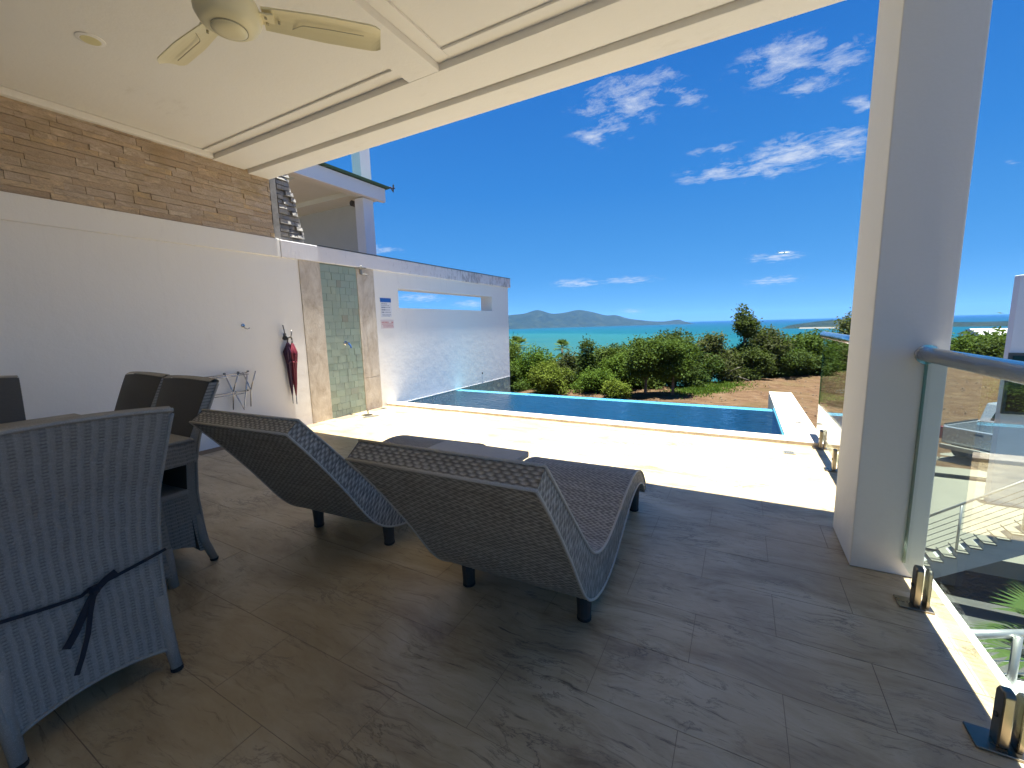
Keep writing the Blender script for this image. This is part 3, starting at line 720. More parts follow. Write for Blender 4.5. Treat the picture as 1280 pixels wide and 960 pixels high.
# ------------------------------------------------------------------ dining chairs: back at +y, facing -y, x across
YB = [(0, .0), (.08, -.012), (.20, -.028), (.42, -.042), (.60, -.03), (.742, .0), (.86, .045), (.96, .085), (1.03, .115)]
def yback(z): return np.interp(z, [a for a, _ in YB], [b for _, b in YB])
HWZ = [(0, .212), (.10, .212), (.45, .220), (.70, .232), (1.03, .264)]
def hwz(z): return np.interp(z, [a for a, _ in HWZ], [b for _, b in HWZ])
def make_chair():
    t = thing('dining_chair', (0, 0, 0), 'x', 'dining chair', 'woven rattan chairs round the dining table')
    nu, nv = 170, 330
    u = np.linspace(-1, 1, nu); v = np.linspace(0, 1, nv)
    U, V = np.meshgrid(u, v, indexing='ij')
    zb = .085+.030*np.clip(1-U**2, 0, 1)
    Z = zb+(1.03-zb)*V
    ybs = np.interp(Z, np.array([a for a, _ in YB]), np.array([b for _, b in YB]))
    # smooth the piecewise profile
    hz = np.interp(Z, np.array([a for a, _ in HWZ]), np.array([b for _, b in HWZ]))
    Pt = np.stack([U*hz, ybs-.018*(1-U**2), Z+.012*(1-U**2)*V], -1)
    hh = weave_chair(U*.24, Z)
    mb = MB(); mb.surf(Pt, hh, flip=False)
    part('backrest', mb, M_wickc, t, smooth=True)
    fr = MB(); Pf = Pt[::4, ::4].copy(); Pf[..., 1] -= .05
    hf = weave_chair(U[::4, ::4]*.24, Z[::4, ::4], .002, .052, .03)
    fr.surf(Pf, hf*0, flip=True)
    part('backrest_front', fr, M_wickc, t, smooth=True)
    for sgn in (-1, 1):
        k = 0 if sgn < 0 else nu-1
        A = Pt[k, ::3]; B = A.copy(); B[:, 1] -= .05
        sd = MB(); Ps = np.stack([A*(1-f)+B*f for f in np.linspace(0, 1, 10)], 1)
        vv = np.linspace(0, .95, len(A))[:, None]; hs_ = .003*np.abs(np.sin(PI*vv/.0088*.5))+0*np.linspace(0, 1, 10)[None]
        sd.surf(Ps, hs_, flip=(sgn > 0))
        part('edge_band', sd, M_wickc, t, smooth=True)
        cord = MB(); cord.tube([tuple(p+np.array([0, -.004, 0])) for p in Pt[k, ::12]], .0075, 6); part('edge_piping', cord, M_wickc, t, smooth=True)
    top = MB(); A = Pt[:, -1]; B = A.copy(); B[:, 1] -= .05
    mid = (A+B)/2; mid[:, 2] += .012
    top.surf(np.stack([A, mid, B], 1)[::3], None, flip=True); part('top_edge', top, M_wickc, t, smooth=True)
    part('top_piping', MB().tube([tuple(p) for p in A[::10]], .008, 6), M_wickc, t, smooth=True)
    part('bottom_piping', MB().tube([tuple(p) for p in Pt[::10, 0]], .007, 6), M_wickc, t, smooth=True)
    def panel(P0, P1, z0, z1, arch, n=90, m=130, nm='skirt'):
        P0 = np.array(P0); P1 = np.array(P1)
        U2, V2 = np.meshgrid(np.linspace(0, 1, n), np.linspace(0, 1, m), indexing='ij')
        zb2 = z0+arch*(1-(2*U2-1)**2); Zz = zb2+(z1-zb2)*V2
        Q = P0[None, None]*(1-U2[..., None])+P1[None, None]*U2[..., None]
        Q3 = np.stack([Q[..., 0], Q[..., 1], Zz], -1)
        L = np.linalg.norm(P1-P0)
        return Q3, weave_chair(Zz, U2*L, .0026, .02, .010)
    for sgn in (-1, 1):
        mb = MB(); Q3, h2 = panel((sgn*.215, -.085), (sgn*.225, -.47), .12, .43, .05)
        mb.surf(Q3, h2, flip=(sgn > 0)); part('side_skirt', mb, M_wickc, t, smooth=True)
    mb = MB(); Q3, h2 = panel((-.225, -.475), (.225, -.475), .12, .43, .05); mb.surf(Q3, h2, flip=False); part('front_skirt', mb, M_wickc, t, smooth=True)
    part('seat', MB().box(-.232, .232, -.485, -.085, .425, .462), M_wickc, t, bevel=.012)
    for (x, y0, y1) in ((-.205, -.035, .0), (.205, -.035, .0), (-.21, -.455, -.46), (.21, -.455, -.46)):
        lg = part('leg', MB().tube([(x, y1, .012), (x, y0-.01, .16), (x*.97, y0-.015, .30)], [.019, .023, .023], 10), M_wickc, t, smooth=True)
        part('foot_cap', MB().lathe([(.019, 0), (.021, .003), (.021, .014)], (x, y1, 0), 10), M_black, lg)
    return t
C1 = make_chair()
chairs = [(C1, (-1.872, .435, 0), -90, 'large near rattan dining chair seen from behind with dark ribbon ties'),]
def placec(c, loc, deg, lab): c.location = loc; c.rotation_euler.z = math.radians(deg); c['label'] = lab
c2 = copy_tree(C1); placec(c2, (-2.815, 1.135, 0), 0, 'rattan dining chair tucked under the table corner, beside the loungers')
c3 = copy_tree(C1); placec(c3, (-3.42, 1.16, 0), 0, 'rattan dining chair at the far table side, partly hidden by the chair next to it')
c4 = copy_tree(C1); placec(c4, (-4.20, .60, 0), 90, 'rattan dining chair at the far end of the table, cut by the photo edge')
placec(C1, (-1.872, .435, 0), -90, 'large near rattan dining chair seen from behind with dark ribbon ties')
# ribbon ties knotted behind the near chair (in the chair's own space)
rb = MB()
pts = []
for i in range(25):
    x = -.235+.47*i/24; z = .425+.035*(abs(x-.0)/.2)**1.5 + (.012 if x < 0 else 0)
    yv = float(yback(z))-.018*(1-(x/.22)**2)+.0075
    pts.append((x, yv, z))
def ribbon(mb, pts, w, nrm=(0, 1, 0)):
    n = len(pts); P = [Vector(p) for p in pts]; vs = []
    for i in range(n):
        d = (P[min(i+1, n-1)]-P[max(i-1, 0)]).normalized(); s_ = d.cross(Vector(nrm)).normalized()
        for off in (0, .003):
            vs.append(P[i]+s_*w/2+Vector(nrm)*off); vs.append(P[i]-s_*w/2+Vector(nrm)*off)
    fs = []
    for i in range(n-1):
        a, b_ = i*4, i*4+4
        fs += [(a, a+1, b_+1, b_), (a+2, b_+2, b_+3, a+3), (a, b_, b_+2, a+2), (a+1, a+3, b_+3, b_+1)]
    mb.add(vs, fs)
ribbon(rb, pts, .011)
ribbon(rb, [(-.09, -.038, .468), (-.06, -.035, .455), (-.03, -.040, .428), (0, -.045, .372), (.035, -.04, .31), (.06, -.038, .275)], .022)
ribbon(rb, [(-.03, -.042, .43), (-.01, -.04, .36), (.005, -.038, .29), (.03, -.033, .22), (.05, -.028, .175)], .014)
rb.lathe([(.004, -.016), (.014, -.008), (.015, .006), (.005, .016)], (-.03, -.038, .432), 10, 'x')
part('tie_ribbon', rb, M_cloth_dk, C1, world=False)

dt = thing('dining_table', (-3.3, .4, 0), 'large woven rattan dining table with tapered panel legs', 'dining table')
tx0, tx1, ty0, ty1 = -4.12, -2.485, -.27, 1.062
part('table_top', MB().box(tx0, tx1, ty0, ty1, .735, .755), M_wickc, dt, bevel=.008)
def wpanel(P0, P1, z0, z1, arch, flare, flip, n=150, m=90):
    P0 = np.array(P0); P1 = np.array(P1); U2, V2 = np.meshgrid(np.linspace(0, 1, n), np.linspace(0, 1, m), indexing='ij')
    zb2 = z0+arch*np.clip(1-(2*U2-1)**8, 0, 1); Zz = zb2+(z1-zb2)*V2
    Q = P0[None, None]*(1-U2[..., None])+P1[None, None]*U2[..., None]
    k = (1-V2)[..., None]*np.array(flare)[None, None]
    Q = Q+k
    L = np.linalg.norm(P1-P0)
    return np.stack([Q[..., 0], Q[..., 1], Zz], -1), weave_chair(Zz, U2*L, .0025, .02, .0095)
mb = MB()
for (a, b_, fl_) in (((tx1, ty0), (tx1, ty1), False), ((tx1, ty1), (tx0, ty1), False)):
    Q, h = wpanel(a, b_, .625, .735, 0, (0, 0), fl_, 330, 40); mb.surf(Q, h, flip=fl_)
mb.box(tx0, tx1-.006, ty0, ty1-.006, .64, .73)
part('apron', mb, M_wickc, dt, smooth=True)
mb = MB(); Q, h = wpanel((tx1-.09, ty0+.1), (tx1-.09, ty1-.15), .05, .624, .035, (.075, .0), False); mb.surf(Q, h); part('leg_panel', mb, M_wickc, dt, smooth=True)
mb = MB(); Q, h = wpanel((tx1-.09, ty1-.15), (tx1-.45, ty1-.15), .05, .624, .035, (.075, .0), False); mb.surf(Q, h); part('leg_panel', mb, M_wickc, dt, smooth=True)
mb = MB(); Q, h = wpanel((tx0+.09, ty1-.15), (tx0+.09, ty0+.1), .05, .624, .035, (-.03, .0), False); mb.surf(Q, h); part('leg_panel', mb, M_wickc, dt, smooth=True)
for (x, y) in ((tx1-.03, ty1-.165), (tx1-.03, ty0+.12), (tx0+.06, ty1-.165), (tx0+.06, ty0+.12)):
    part('foot', MB().tube([(x, y, 0), (x-.02 if x > -3 else x, y, .2)], .024, 8), M_wickc, dt, smooth=True)

# ------------------------------------------------------------------ things on the garden wall
uh = thing('wall_hook', (WX, 3.37, 1.22), 'dark double prong wall hook carrying the umbrellas', 'wall hook', 'hooks on the white wall')
part('back_plate', MB().box(WX, WX+.006, 3.352, 3.392, 1.17, 1.26), M_iron, uh, bevel=.003)
part('prong', MB().tube([(WX+.008, 3.372, 1.215), (WX+.03, 3.36, 1.20), (WX+.06, 3.338, 1.235), (WX+.066, 3.33, 1.30), (WX+.055, 3.325, 1.365)], .0065, 8), M_iron, uh, smooth=True)
part('prong', MB().tube([(WX+.008, 3.372, 1.215), (WX+.035, 3.385, 1.19), (WX+.065, 3.415, 1.215), (WX+.066, 3.425, 1.26), (WX+.06, 3.43, 1.30)], .0065, 8), M_iron, uh, smooth=True)
h2 = thing('wall_hook', (WX, 2.869, 1.35), 'small empty chrome wall hook above the drying rack', 'wall hook', 'hooks on the white wall')
part('back_plate', MB().lathe([(.022, 0), (.022, .006), (.012, .01)], (WX, 2.865, 1.365), 14, 'x'), M_chrome, h2)
part('prong', MB().tube([(WX+.008, 2.865, 1.36), (WX+.03, 2.87, 1.335), (WX+.05, 2.885, 1.325), (WX+.055, 2.91, 1.335)], .006, 8), M_chrome, h2, smooth=True)
def umbrella(y0, x0, dz, m, lab, lean):
    t = thing('closed_umbrella', (x0, y0, 1.0), lab, 'umbrella', 'closed umbrellas hung on the wall hook')
    rs = [(.003, -.50), (.010, -.44), (.020, -.32), (.030, -.16), (.038, -.04), (.052, .06), (.055, .10), (.036, .15), (.018, .20), (.012, .215)]
    mb = MB(); n = 32; vs = []
    for (r, h) in rs:
        for k in range(n):
            a = 2*PI*k/n; rr_ = r*(1+.22*math.cos(8*a+h*5)+.08*math.sin(3*a+h*20))
            vs.append((x0+rr_*math.cos(a)*.8, y0+rr_*math.sin(a)+lean*h, 1.0+dz+h))
    fs = [(i*n+k, i*n+(k+1) % n, (i+1)*n+(k+1) % n, (i+1)*n+k) for i in range(len(rs)-1) for k in range(n)]
    mb.add(vs, fs); part('canopy', mb, m, t, smooth=True)
    part('strap', MB().lathe([(.040, -.01), (.045, .0), (.040, .012)], (x0, y0+lean*.02, 1.0+dz-.03), 18), m, t)
    part('shaft', MB().tube([(x0, y0-lean*.6, 1.0+dz-.585), (x0, y0-lean*.45, 1.0+dz-.42)], .006, 8), M_chrome, t)
    hk = [(x0, y0+lean*.2, 1.0+dz+.19), (x0, y0+lean*.25, 1.0+dz+.27)]
    for k in range(7):
        a = PI*k/6*1.15; hk.append((x0, y0+lean*.25-.028+.028*math.cos(a), 1.0+dz+.27+.028*math.sin(a)))
    part('handle', MB().tube(hk, .0095, 8), M_leg, t, smooth=True)
umbrella(3.415, WX+.068, -.085, M_red, 'dark red closed umbrella hanging in front on the wall hook', .02)
umbrella(3.372, WX+.045, -.075, M_plum, 'plum closed umbrella hanging behind the dark red one', .01)

dr = thing('drying_rack', (WX, 2.6, .8), 'folding chrome clothes drying rack fixed to the white wall', 'drying rack')
for (y, xo) in ((2.60, .04), (2.80, .04)):
    x = WX+xo
    part('bracket', MB().tube([(x, y-.02, .82), (x, y+.05, .60), (x, y+.03, .40)], .007, 7).tube([(x, y+.13, .82), (x, y+.05, .60)], .007, 7), M_chrome, dr, smooth=True)
part('bracket', MB().tube([(WX+.05, 2.66, .60), (WX+.05, 2.745, .38), (WX+.05, 2.79, .60), (WX+.05, 2.82, .80)], .008, 7), M_chrome, dr, smooth=True)
for (x, z, y0, y1) in ((WX+.04, .81, 2.30, 2.83), (WX+.12, .80, 2.28, 2.80), (WX+.05, .60, 2.28, 2.82), (WX+.14, .585, 2.28, 2.72), (WX+.2, .80, 2.26, 2.62)):
    part('bar', MB().tube([(x, y0, z), (x, y1, z)], .0055, 7), M_chrome, dr, smooth=True)
for (y, z) in ((2.58, .825), (2.73, .825), (2.84, .825), (2.68, .60), (2.81, .60)):
    part('joint', MB().lathe([(.011, 0), (.011, .02)], (WX+.03, y, z), 10, 'x'), M_iron, dr)

sh = thing('rain_shower', (WX, 4.69, 2.2), 'wall mounted shower arm with a flat round rose over the green tiles', 'shower')
part('wall_bracket', MB().box(WX+.01, WX+.03, 4.668, 4.705, 2.12, 2.212), M_drain, sh, bevel=.003)
part('arm', MB().tube([(WX+.02, 4.687, 2.195), (WX+.15, 4.58, 2.19), (WX+.33, 4.42, 2.185)], .011, 8), M_drain, sh, smooth=True)
part('rose', MB().lathe([(.085, -.012), (.085, -.004), (.02, .008)], (WX+.33, 4.40, 2.165), 24), M_drain, sh)
part('bracket_pin', MB().tube([(WX+.012, 4.69, 2.122), (WX+.06, 4.78, 2.12)], .008, 6), M_drain, sh)
tp = thing('shower_tap', (WX, 4.31, 1.075), 'small chrome shower tap with blue handle on the green tiles', 'tap')
part('escutcheon', MB().lathe([(.032, 0), (.032, .008), (.02, .016)], (WX+.004, 4.31, 1.085), 18, 'x'), M_chrome, tp)
part('valve', MB().lathe([(.016, .01), (.016, .06), (.022, .062), (.022, .075)], (WX, 4.31, 1.085), 14, 'x'), M_chrome, tp)
part('handle', MB().tube([(WX+.07, 4.31, 1.085), (WX+.085, 4.335, 1.04), (WX+.08, 4.345, 1.015)], .011, 8), M_blue, tp)

def notice(name, y0, y1, z0, z1, lab, head, rows, paper, ink):
    t = thing(name, (WX, (y0+y1)/2, z0), lab, 'notice', 'notices on the white wall')
    part('sheet', MB().box(WX+.001, WX+.004, y0, y1, z0, z1), paper, t)
    X0, X1 = WX+.0042, WX+.0055
    zt = z1
    if head:
        part('header', MB().box(WX+.0041, WX+.005, y0, y1, z1-head, z1), M_blue, t); zt = z1-head
        tm = MB(); x = y0+.03
        while x < y1-.04:
            w2 = random.uniform(.010, .022); tm.box(WX+.0052, WX+.0058, x, x+w2, z1-head*.62, z1-head*.38); x += w2+.006
        part('heading_text', tm, M_blue, t)
    tm = MB()
    for (zr, hgt, ind, fill) in rows:
        x = y0+ind
        while x < y0+(y1-y0)*fill:
            w2 = random.uniform(.008, .03); tm.box(X0, X1, x, min(x+w2, y1-.012), zt-zr-hgt, zt-zr); x += w2+.007
    part('printed_text', tm, ink, t)
notice('wall_notice', 5.058, 5.300, 1.470, 1.782, 'white notice sheet with a blue header beside the shower', .066,
       [(.02, .014, .02, .6), (.05, .008, .02, .75), (.075, .02, .02, .35), (.078, .01, .09, .85), (.115, .02, .02, .3), (.12, .01, .09, .8), (.155, .02, .02, .32), (.158, .01, .09, .85), (.20, .008, .03, .9), (.22, .008, .03, .8)], M_paper, M_ink)
notice('wall_notice', 5.042, 5.335, 1.285, 1.428, 'small pinkish notice with red print below the blue-headed sheet', 0,
       [(.03, .02, .02, .55), (.03, .022, .24, .95), (.062, .012, .02, .9), (.09, .010, .05, .85), (.112, .010, .05, .95)], M_pink, M_redink)

dg = 'small metal drains in the paving'
def drain(x, y, lx, ly, z, rz, lab):
    t = thing('floor_drain', (x, y, z), lab, 'drain', dg, rz)
    part('frame', MB().box(-lx/2, lx/2, -ly/2, ly/2, 0, .004), M_drain, t, world=False)
    mb = MB(); n = max(3, int(lx/.02))
    for k in range(n): mb.box(-lx/2+.012+k*(lx-.024)/n, -lx/2+.012+k*(lx-.024)/n+.008, -ly/2+.01, ly/2-.01, .0042, .0062)
    part('grate', mb, M_alu, t, world=False)
drain(-4.77, 4.32, .24, .10, .0005, 1.05, 'rectangular floor drain in front of the green shower tiles')
drain(.465, 4.722, .10, .10, .0005, 0, 'square floor drain on the sunny terrace by the pool step')
drain(.66, 5.994, .07, .07, .0387, 0, 'small drain on the wide coping at the pool end')
drain(-1.237, 5.17, .07, .07, .0382, 0, 'small drain on the narrow coping along the pool')
drain(-5.05, 4.86, .09, .09, .0005, 0, 'small square drain close to the wall and pool corner')

# ------------------------------------------------------------------ glass railings
GX = .765
def glass(y0, y1, lab):
    t = thing('glass_balustrade', (GX, (y0+y1)/2, .07), lab, 'glass railing', 'frameless glass railing panels')
    part('pane', MB().box(GX-.006, GX+.006, y0, y1, .075, 1.085), M_glass, t)
    part('polished_edge', MB().box(GX-.0062, GX+.0062, y0-.002, y0-.0002, .075, 1.085), M_gedge, t)
    part('polished_edge', MB().box(GX-.0062, GX+.0062, y1+.0002, y1+.002, .075, 1.085), M_gedge, t)
glass(.55, 2.622, 'near clear glass railing panel from the column to the photo edge')
glass(3.12, 4.155, 'clear glass railing panel just beyond the column')
glass(4.175, 5.40, 'clear glass railing panel at the pool end corner')
def rail(y0, y1, lab):
    t = thing('handrail', (GX, (y0+y1)/2, 1.11), lab, 'handrail', 'steel handrails on the glass')
    part('tube', MB().tube([(GX, y0, 1.115), (GX, y1, 1.115)], .034, 20), M_rail, t, smooth=True)
    part('wall_flange', MB().lathe([(.045, 0), (.045, .006)], (GX, y1-.0065 if y1 < 3 else y0+.0005, 1.115), 20, 'y'), M_rail, t)
rail(-1.5, 2.629, 'thick steel handrail running from the column towards the camera')
rail(3.101, 5.46, 'thick steel handrail beyond the column ending at the pool corner')
def spigot(y, lab):
    t = thing('glass_spigot', (GX, y, 0), lab, 'glass clamp', 'metal clamps holding the glass panels')
    part('base_plate', MB().box(GX-.085, GX+.035, y-.045, y+.045, .0005, .009), M_bronze, t, bevel=.002)
    for (xa, xb, top) in ((GX-.034, GX-.0075, .19), (GX+.0075, GX+.022, .185)):
        part('clamp_jaw', MB().prism([(y-.024, .009), (y+.024, .009), (y+.024, top-.02), (y+.012, top), (y-.014, top), (y-.024, top-.012)], 'x', xa, xb), M_bronze, t, bevel=.004)
    part('clamp_bolt', MB().lathe([(.008, 0), (.008, .006)], (GX-.0395, y, .10), 10, 'x'), M_iron, t)
for y, lab in ((1.66, 'metal glass clamp nearest the camera on the shaded terrace edge'), (2.37, 'metal glass clamp right next to the column foot'),
               (4.30, 'metal glass clamp beyond the column, at the joint of the two panels'), (5.0, 'metal glass clamp closest to the pool corner')):
    spigot(y, lab)

# ------------------------------------------------------------------ terrain
def tree_line(X):   # where the dirt lot ends
    return np.interp(X, [-30, -12, -7, -2.5, 0, 6, 18, 60], [22.5, 22.5, 24, 27.5, 30, 37, 49, 60])
def zground(X, Y):
    X = np.asarray(X, float); Y = np.asarray(Y, float)
    base = -2.6 - .0*X
    t = np.clip((X-1.5)/4, 0, 1)*np.clip((30-Y)/20, 0, 1); base = base-.5*t
    base = base-1.1*np.clip((X-1.6)/.8, 0, 1)*np.clip((17.0-Y)/1.0, 0, 1)-.45*np.clip((X-3)/1.5, 0, 1)*np.clip((25-Y)/2, 0, 1)
    tn = np.clip((X-.9)/.6, 0, 1)*np.clip((11.0-Y)/1.0, 0, 1); base = base-1.4*tn
    over = np.clip(Y-tree_line(X), 0, None)
    a = np.clip((X/np.maximum(Y, 1)-.05)/.35, 0, 1)
    slope = .22*(1-a)+.065*a
    base = base-np.minimum(over*slope, 44)
    return np.maximum(base, -48)
gx = np.concatenate([np.linspace(-500, -40, 30), np.linspace(-38, 28, 150), np.linspace(30, 700, 50)])
gy = np.concatenate([np.linspace(-30, 4, 10), np.linspace(5, 56, 130), np.linspace(60, 900, 60)])
GXX, GYY = np.meshgrid(gx, gy, indexing='ij')
ZZ = zground(GXX, GYY)
rough = (np.sin(GXX*1.7+GYY*.6)*.03+np.sin(GXX*.5-GYY*2.3)*.04+np.sin(GXX*4.1+2*np.sin(GYY*3.1))*.025+rng.normal(0, .025, GXX.shape))
ZZ = ZZ+rough*((GYY > 8) | (GXX < -1))
struct('ground', MB().surf(np.stack([GXX, GYY, ZZ], -1)), M_ground, smooth=True)
SEA = -45.0
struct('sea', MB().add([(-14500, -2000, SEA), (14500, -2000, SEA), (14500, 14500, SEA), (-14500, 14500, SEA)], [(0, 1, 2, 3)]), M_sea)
# pebbles and clods over the dirt lot
pbm = MB()
for k in range(2600):
    x = random.uniform(-14, 12); y = random.uniform(9, 1) if False else random.uniform(8.6, 34)
    if y > tree_line(x)-.3 or (-5.6 < x < .9 and y < 9.6): continue
    if x > 2.2 and y < 17: continue
    r = random.choice((.02, .025, .03, .04, .05)); zg = float(zground(x, y))
    vs = [(x+r*random.uniform(.7, 1.3)*a, y+r*random.uniform(.7, 1.3)*b, zg+.02+r*c*.8) for a, b, c in ((1, 0, 0), (0, 1, 0), (-1, 0, 0), (0, -1, 0), (0, 0, 1), (0, 0, -1))]
    pbm.add(vs, [(0, 1, 4), (1, 2, 4), (2, 3, 4), (3, 0, 4), (1, 0, 5), (2, 1, 5), (3, 2, 5), (0, 3, 5)])
struct('pebbles', pbm, plain('pale_pebbles', (.10, .072, .048), .9, var=.3, nscale=3), kind='stuff')

# ------------------------------------------------------------------ vegetation
def leaves(centres, n, size, lobes_r, flat=1.0, clump=10):
    """leaf quads scattered through lobes: clumped, random tilt"""
    V = []; Fc = []
    nc = len(centres); C = np.array(centres, float); R = np.array(lobes_r, float)
    w = R**2; w /= w.sum()
    ncl = max(1, n//clump)
    idx = rng.choice(nc, ncl, p=w)
    d = rng.normal(size=(ncl, 3)); d /= np.linalg.norm(d, axis=1, keepdims=True)
    rad = R[idx]*np.where(rng.random(ncl) < .14, 1.0+.4*rng.random(ncl), (.55+.5*rng.random(ncl))**.7)
    cc = C[idx]+d*rad[:, None]*np.array([1, 1, flat])
    p = np.repeat(cc, clump, 0)+rng.normal(size=(ncl*clump, 3))*size*1.9
    a = rng.normal(size=p.shape); a[:, 2] *= .55; a /= np.linalg.norm(a, axis=1, keepdims=True)
    b = rng.normal(size=p.shape); b -= a*(a*b).sum(1, keepdims=True); b /= np.linalg.norm(b, axis=1, keepdims=True)
    s = size*(.6+.8*rng.random(len(p)))[:, None]
    q = np.stack([p-a*s, p+b*s*.45, p+a*s, p-b*s*.45], 1)
    return q.reshape(-1, 3)
def leaf_mesh(name, pts, m):
    n = len(pts)//4; me = bpy.data.meshes.new(name)
    me.vertices.add(len(pts)); me.vertices.foreach_set('co', pts.astype(np.float32).ravel())
    me.loops.add(n*4); me.loops.foreach_set('vertex_index', np.arange(n*4, dtype=np.int32))
    me.polygons.add(n); me.polygons.foreach_set('loop_start', np.arange(0, n*4, 4, dtype=np.int32))
    me.update(calc_edges=True); me.materials.append(m); return me
def tree(name, lab, cat, x, y, h, w, kind, shape='round', n=4200, size=.11, trunk=.35, group='trees and shrubs behind the dirt lot', z=None):
    zg = float(zground(x, y))-.05 if z is None else z
    t = thing(name, (x, y, zg), lab, cat, group)
    cen = []; rad = []
    r = w/2
    if shape == 'round':
        for k in range(16):
            a = random.uniform(0, 2*PI); q = random.uniform(.0, .72)*r; hh = random.uniform(trunk+.1, .88)
            cen.append((q*math.cos(a), q*math.sin(a), h*hh)); rad.append(r*random.uniform(.26, .46))
        cen.append((0, 0, h*.85)); rad.append(r*.42)
    elif shape == 'column':
        for k in range(16):
            hh = random.uniform(trunk*.6, .93); a = random.uniform(0, 2*PI); q = random.uniform(0, .5)*r*(1.1-.4*hh)
            cen.append((q*math.cos(a), q*math.sin(a), h*hh)); rad.append(r*random.uniform(.38, .62)*(1.15-.5*hh))
    elif shape == 'low':
        for k in range(18):
            a = random.uniform(0, 2*PI); q = random.uniform(0, .8)*r; hh = random.uniform(.12, .8)*(1-.35*q/r)
            cen.append((q*math.cos(a), q*math.sin(a), h*hh)); rad.append(r*random.uniform(.2, .36))
    top = max(c[2]+q for c, q in zip(cen, rad)); k = h/top
    cen = [(c[0], c[1], c[2]*k) for c in cen]
    o = bpy.data.objects.new('crown', leaf_mesh('crown', leaves(cen, n, size, rad, .85), LEAF[kind])); COL.objects.link(o); o.parent = t
    mb = MB(); tr = max(.05, h*.022)
    lean = random.uniform(-.15, .15)
    mb.tube([(0, 0, 0), (lean*.3, .03, h*.25), (lean*.8, 0, h*.5), (lean, 0, h*.72)], [tr*1.3, tr, tr*.75, tr*.3], 7)
    for c in random.sample(cen, min(7, len(cen))):
        st_ = h*random.uniform(.2, .45); mb.tube([(lean*.5, 0, st_), ((c[0])*.5, c[1]*.5, (st_+c[2])/2+.1), c], [tr*.55, tr*.35, tr*.12], 5)
    part('trunk', mb, M_bark, t, smooth=True, world=False)
    return t
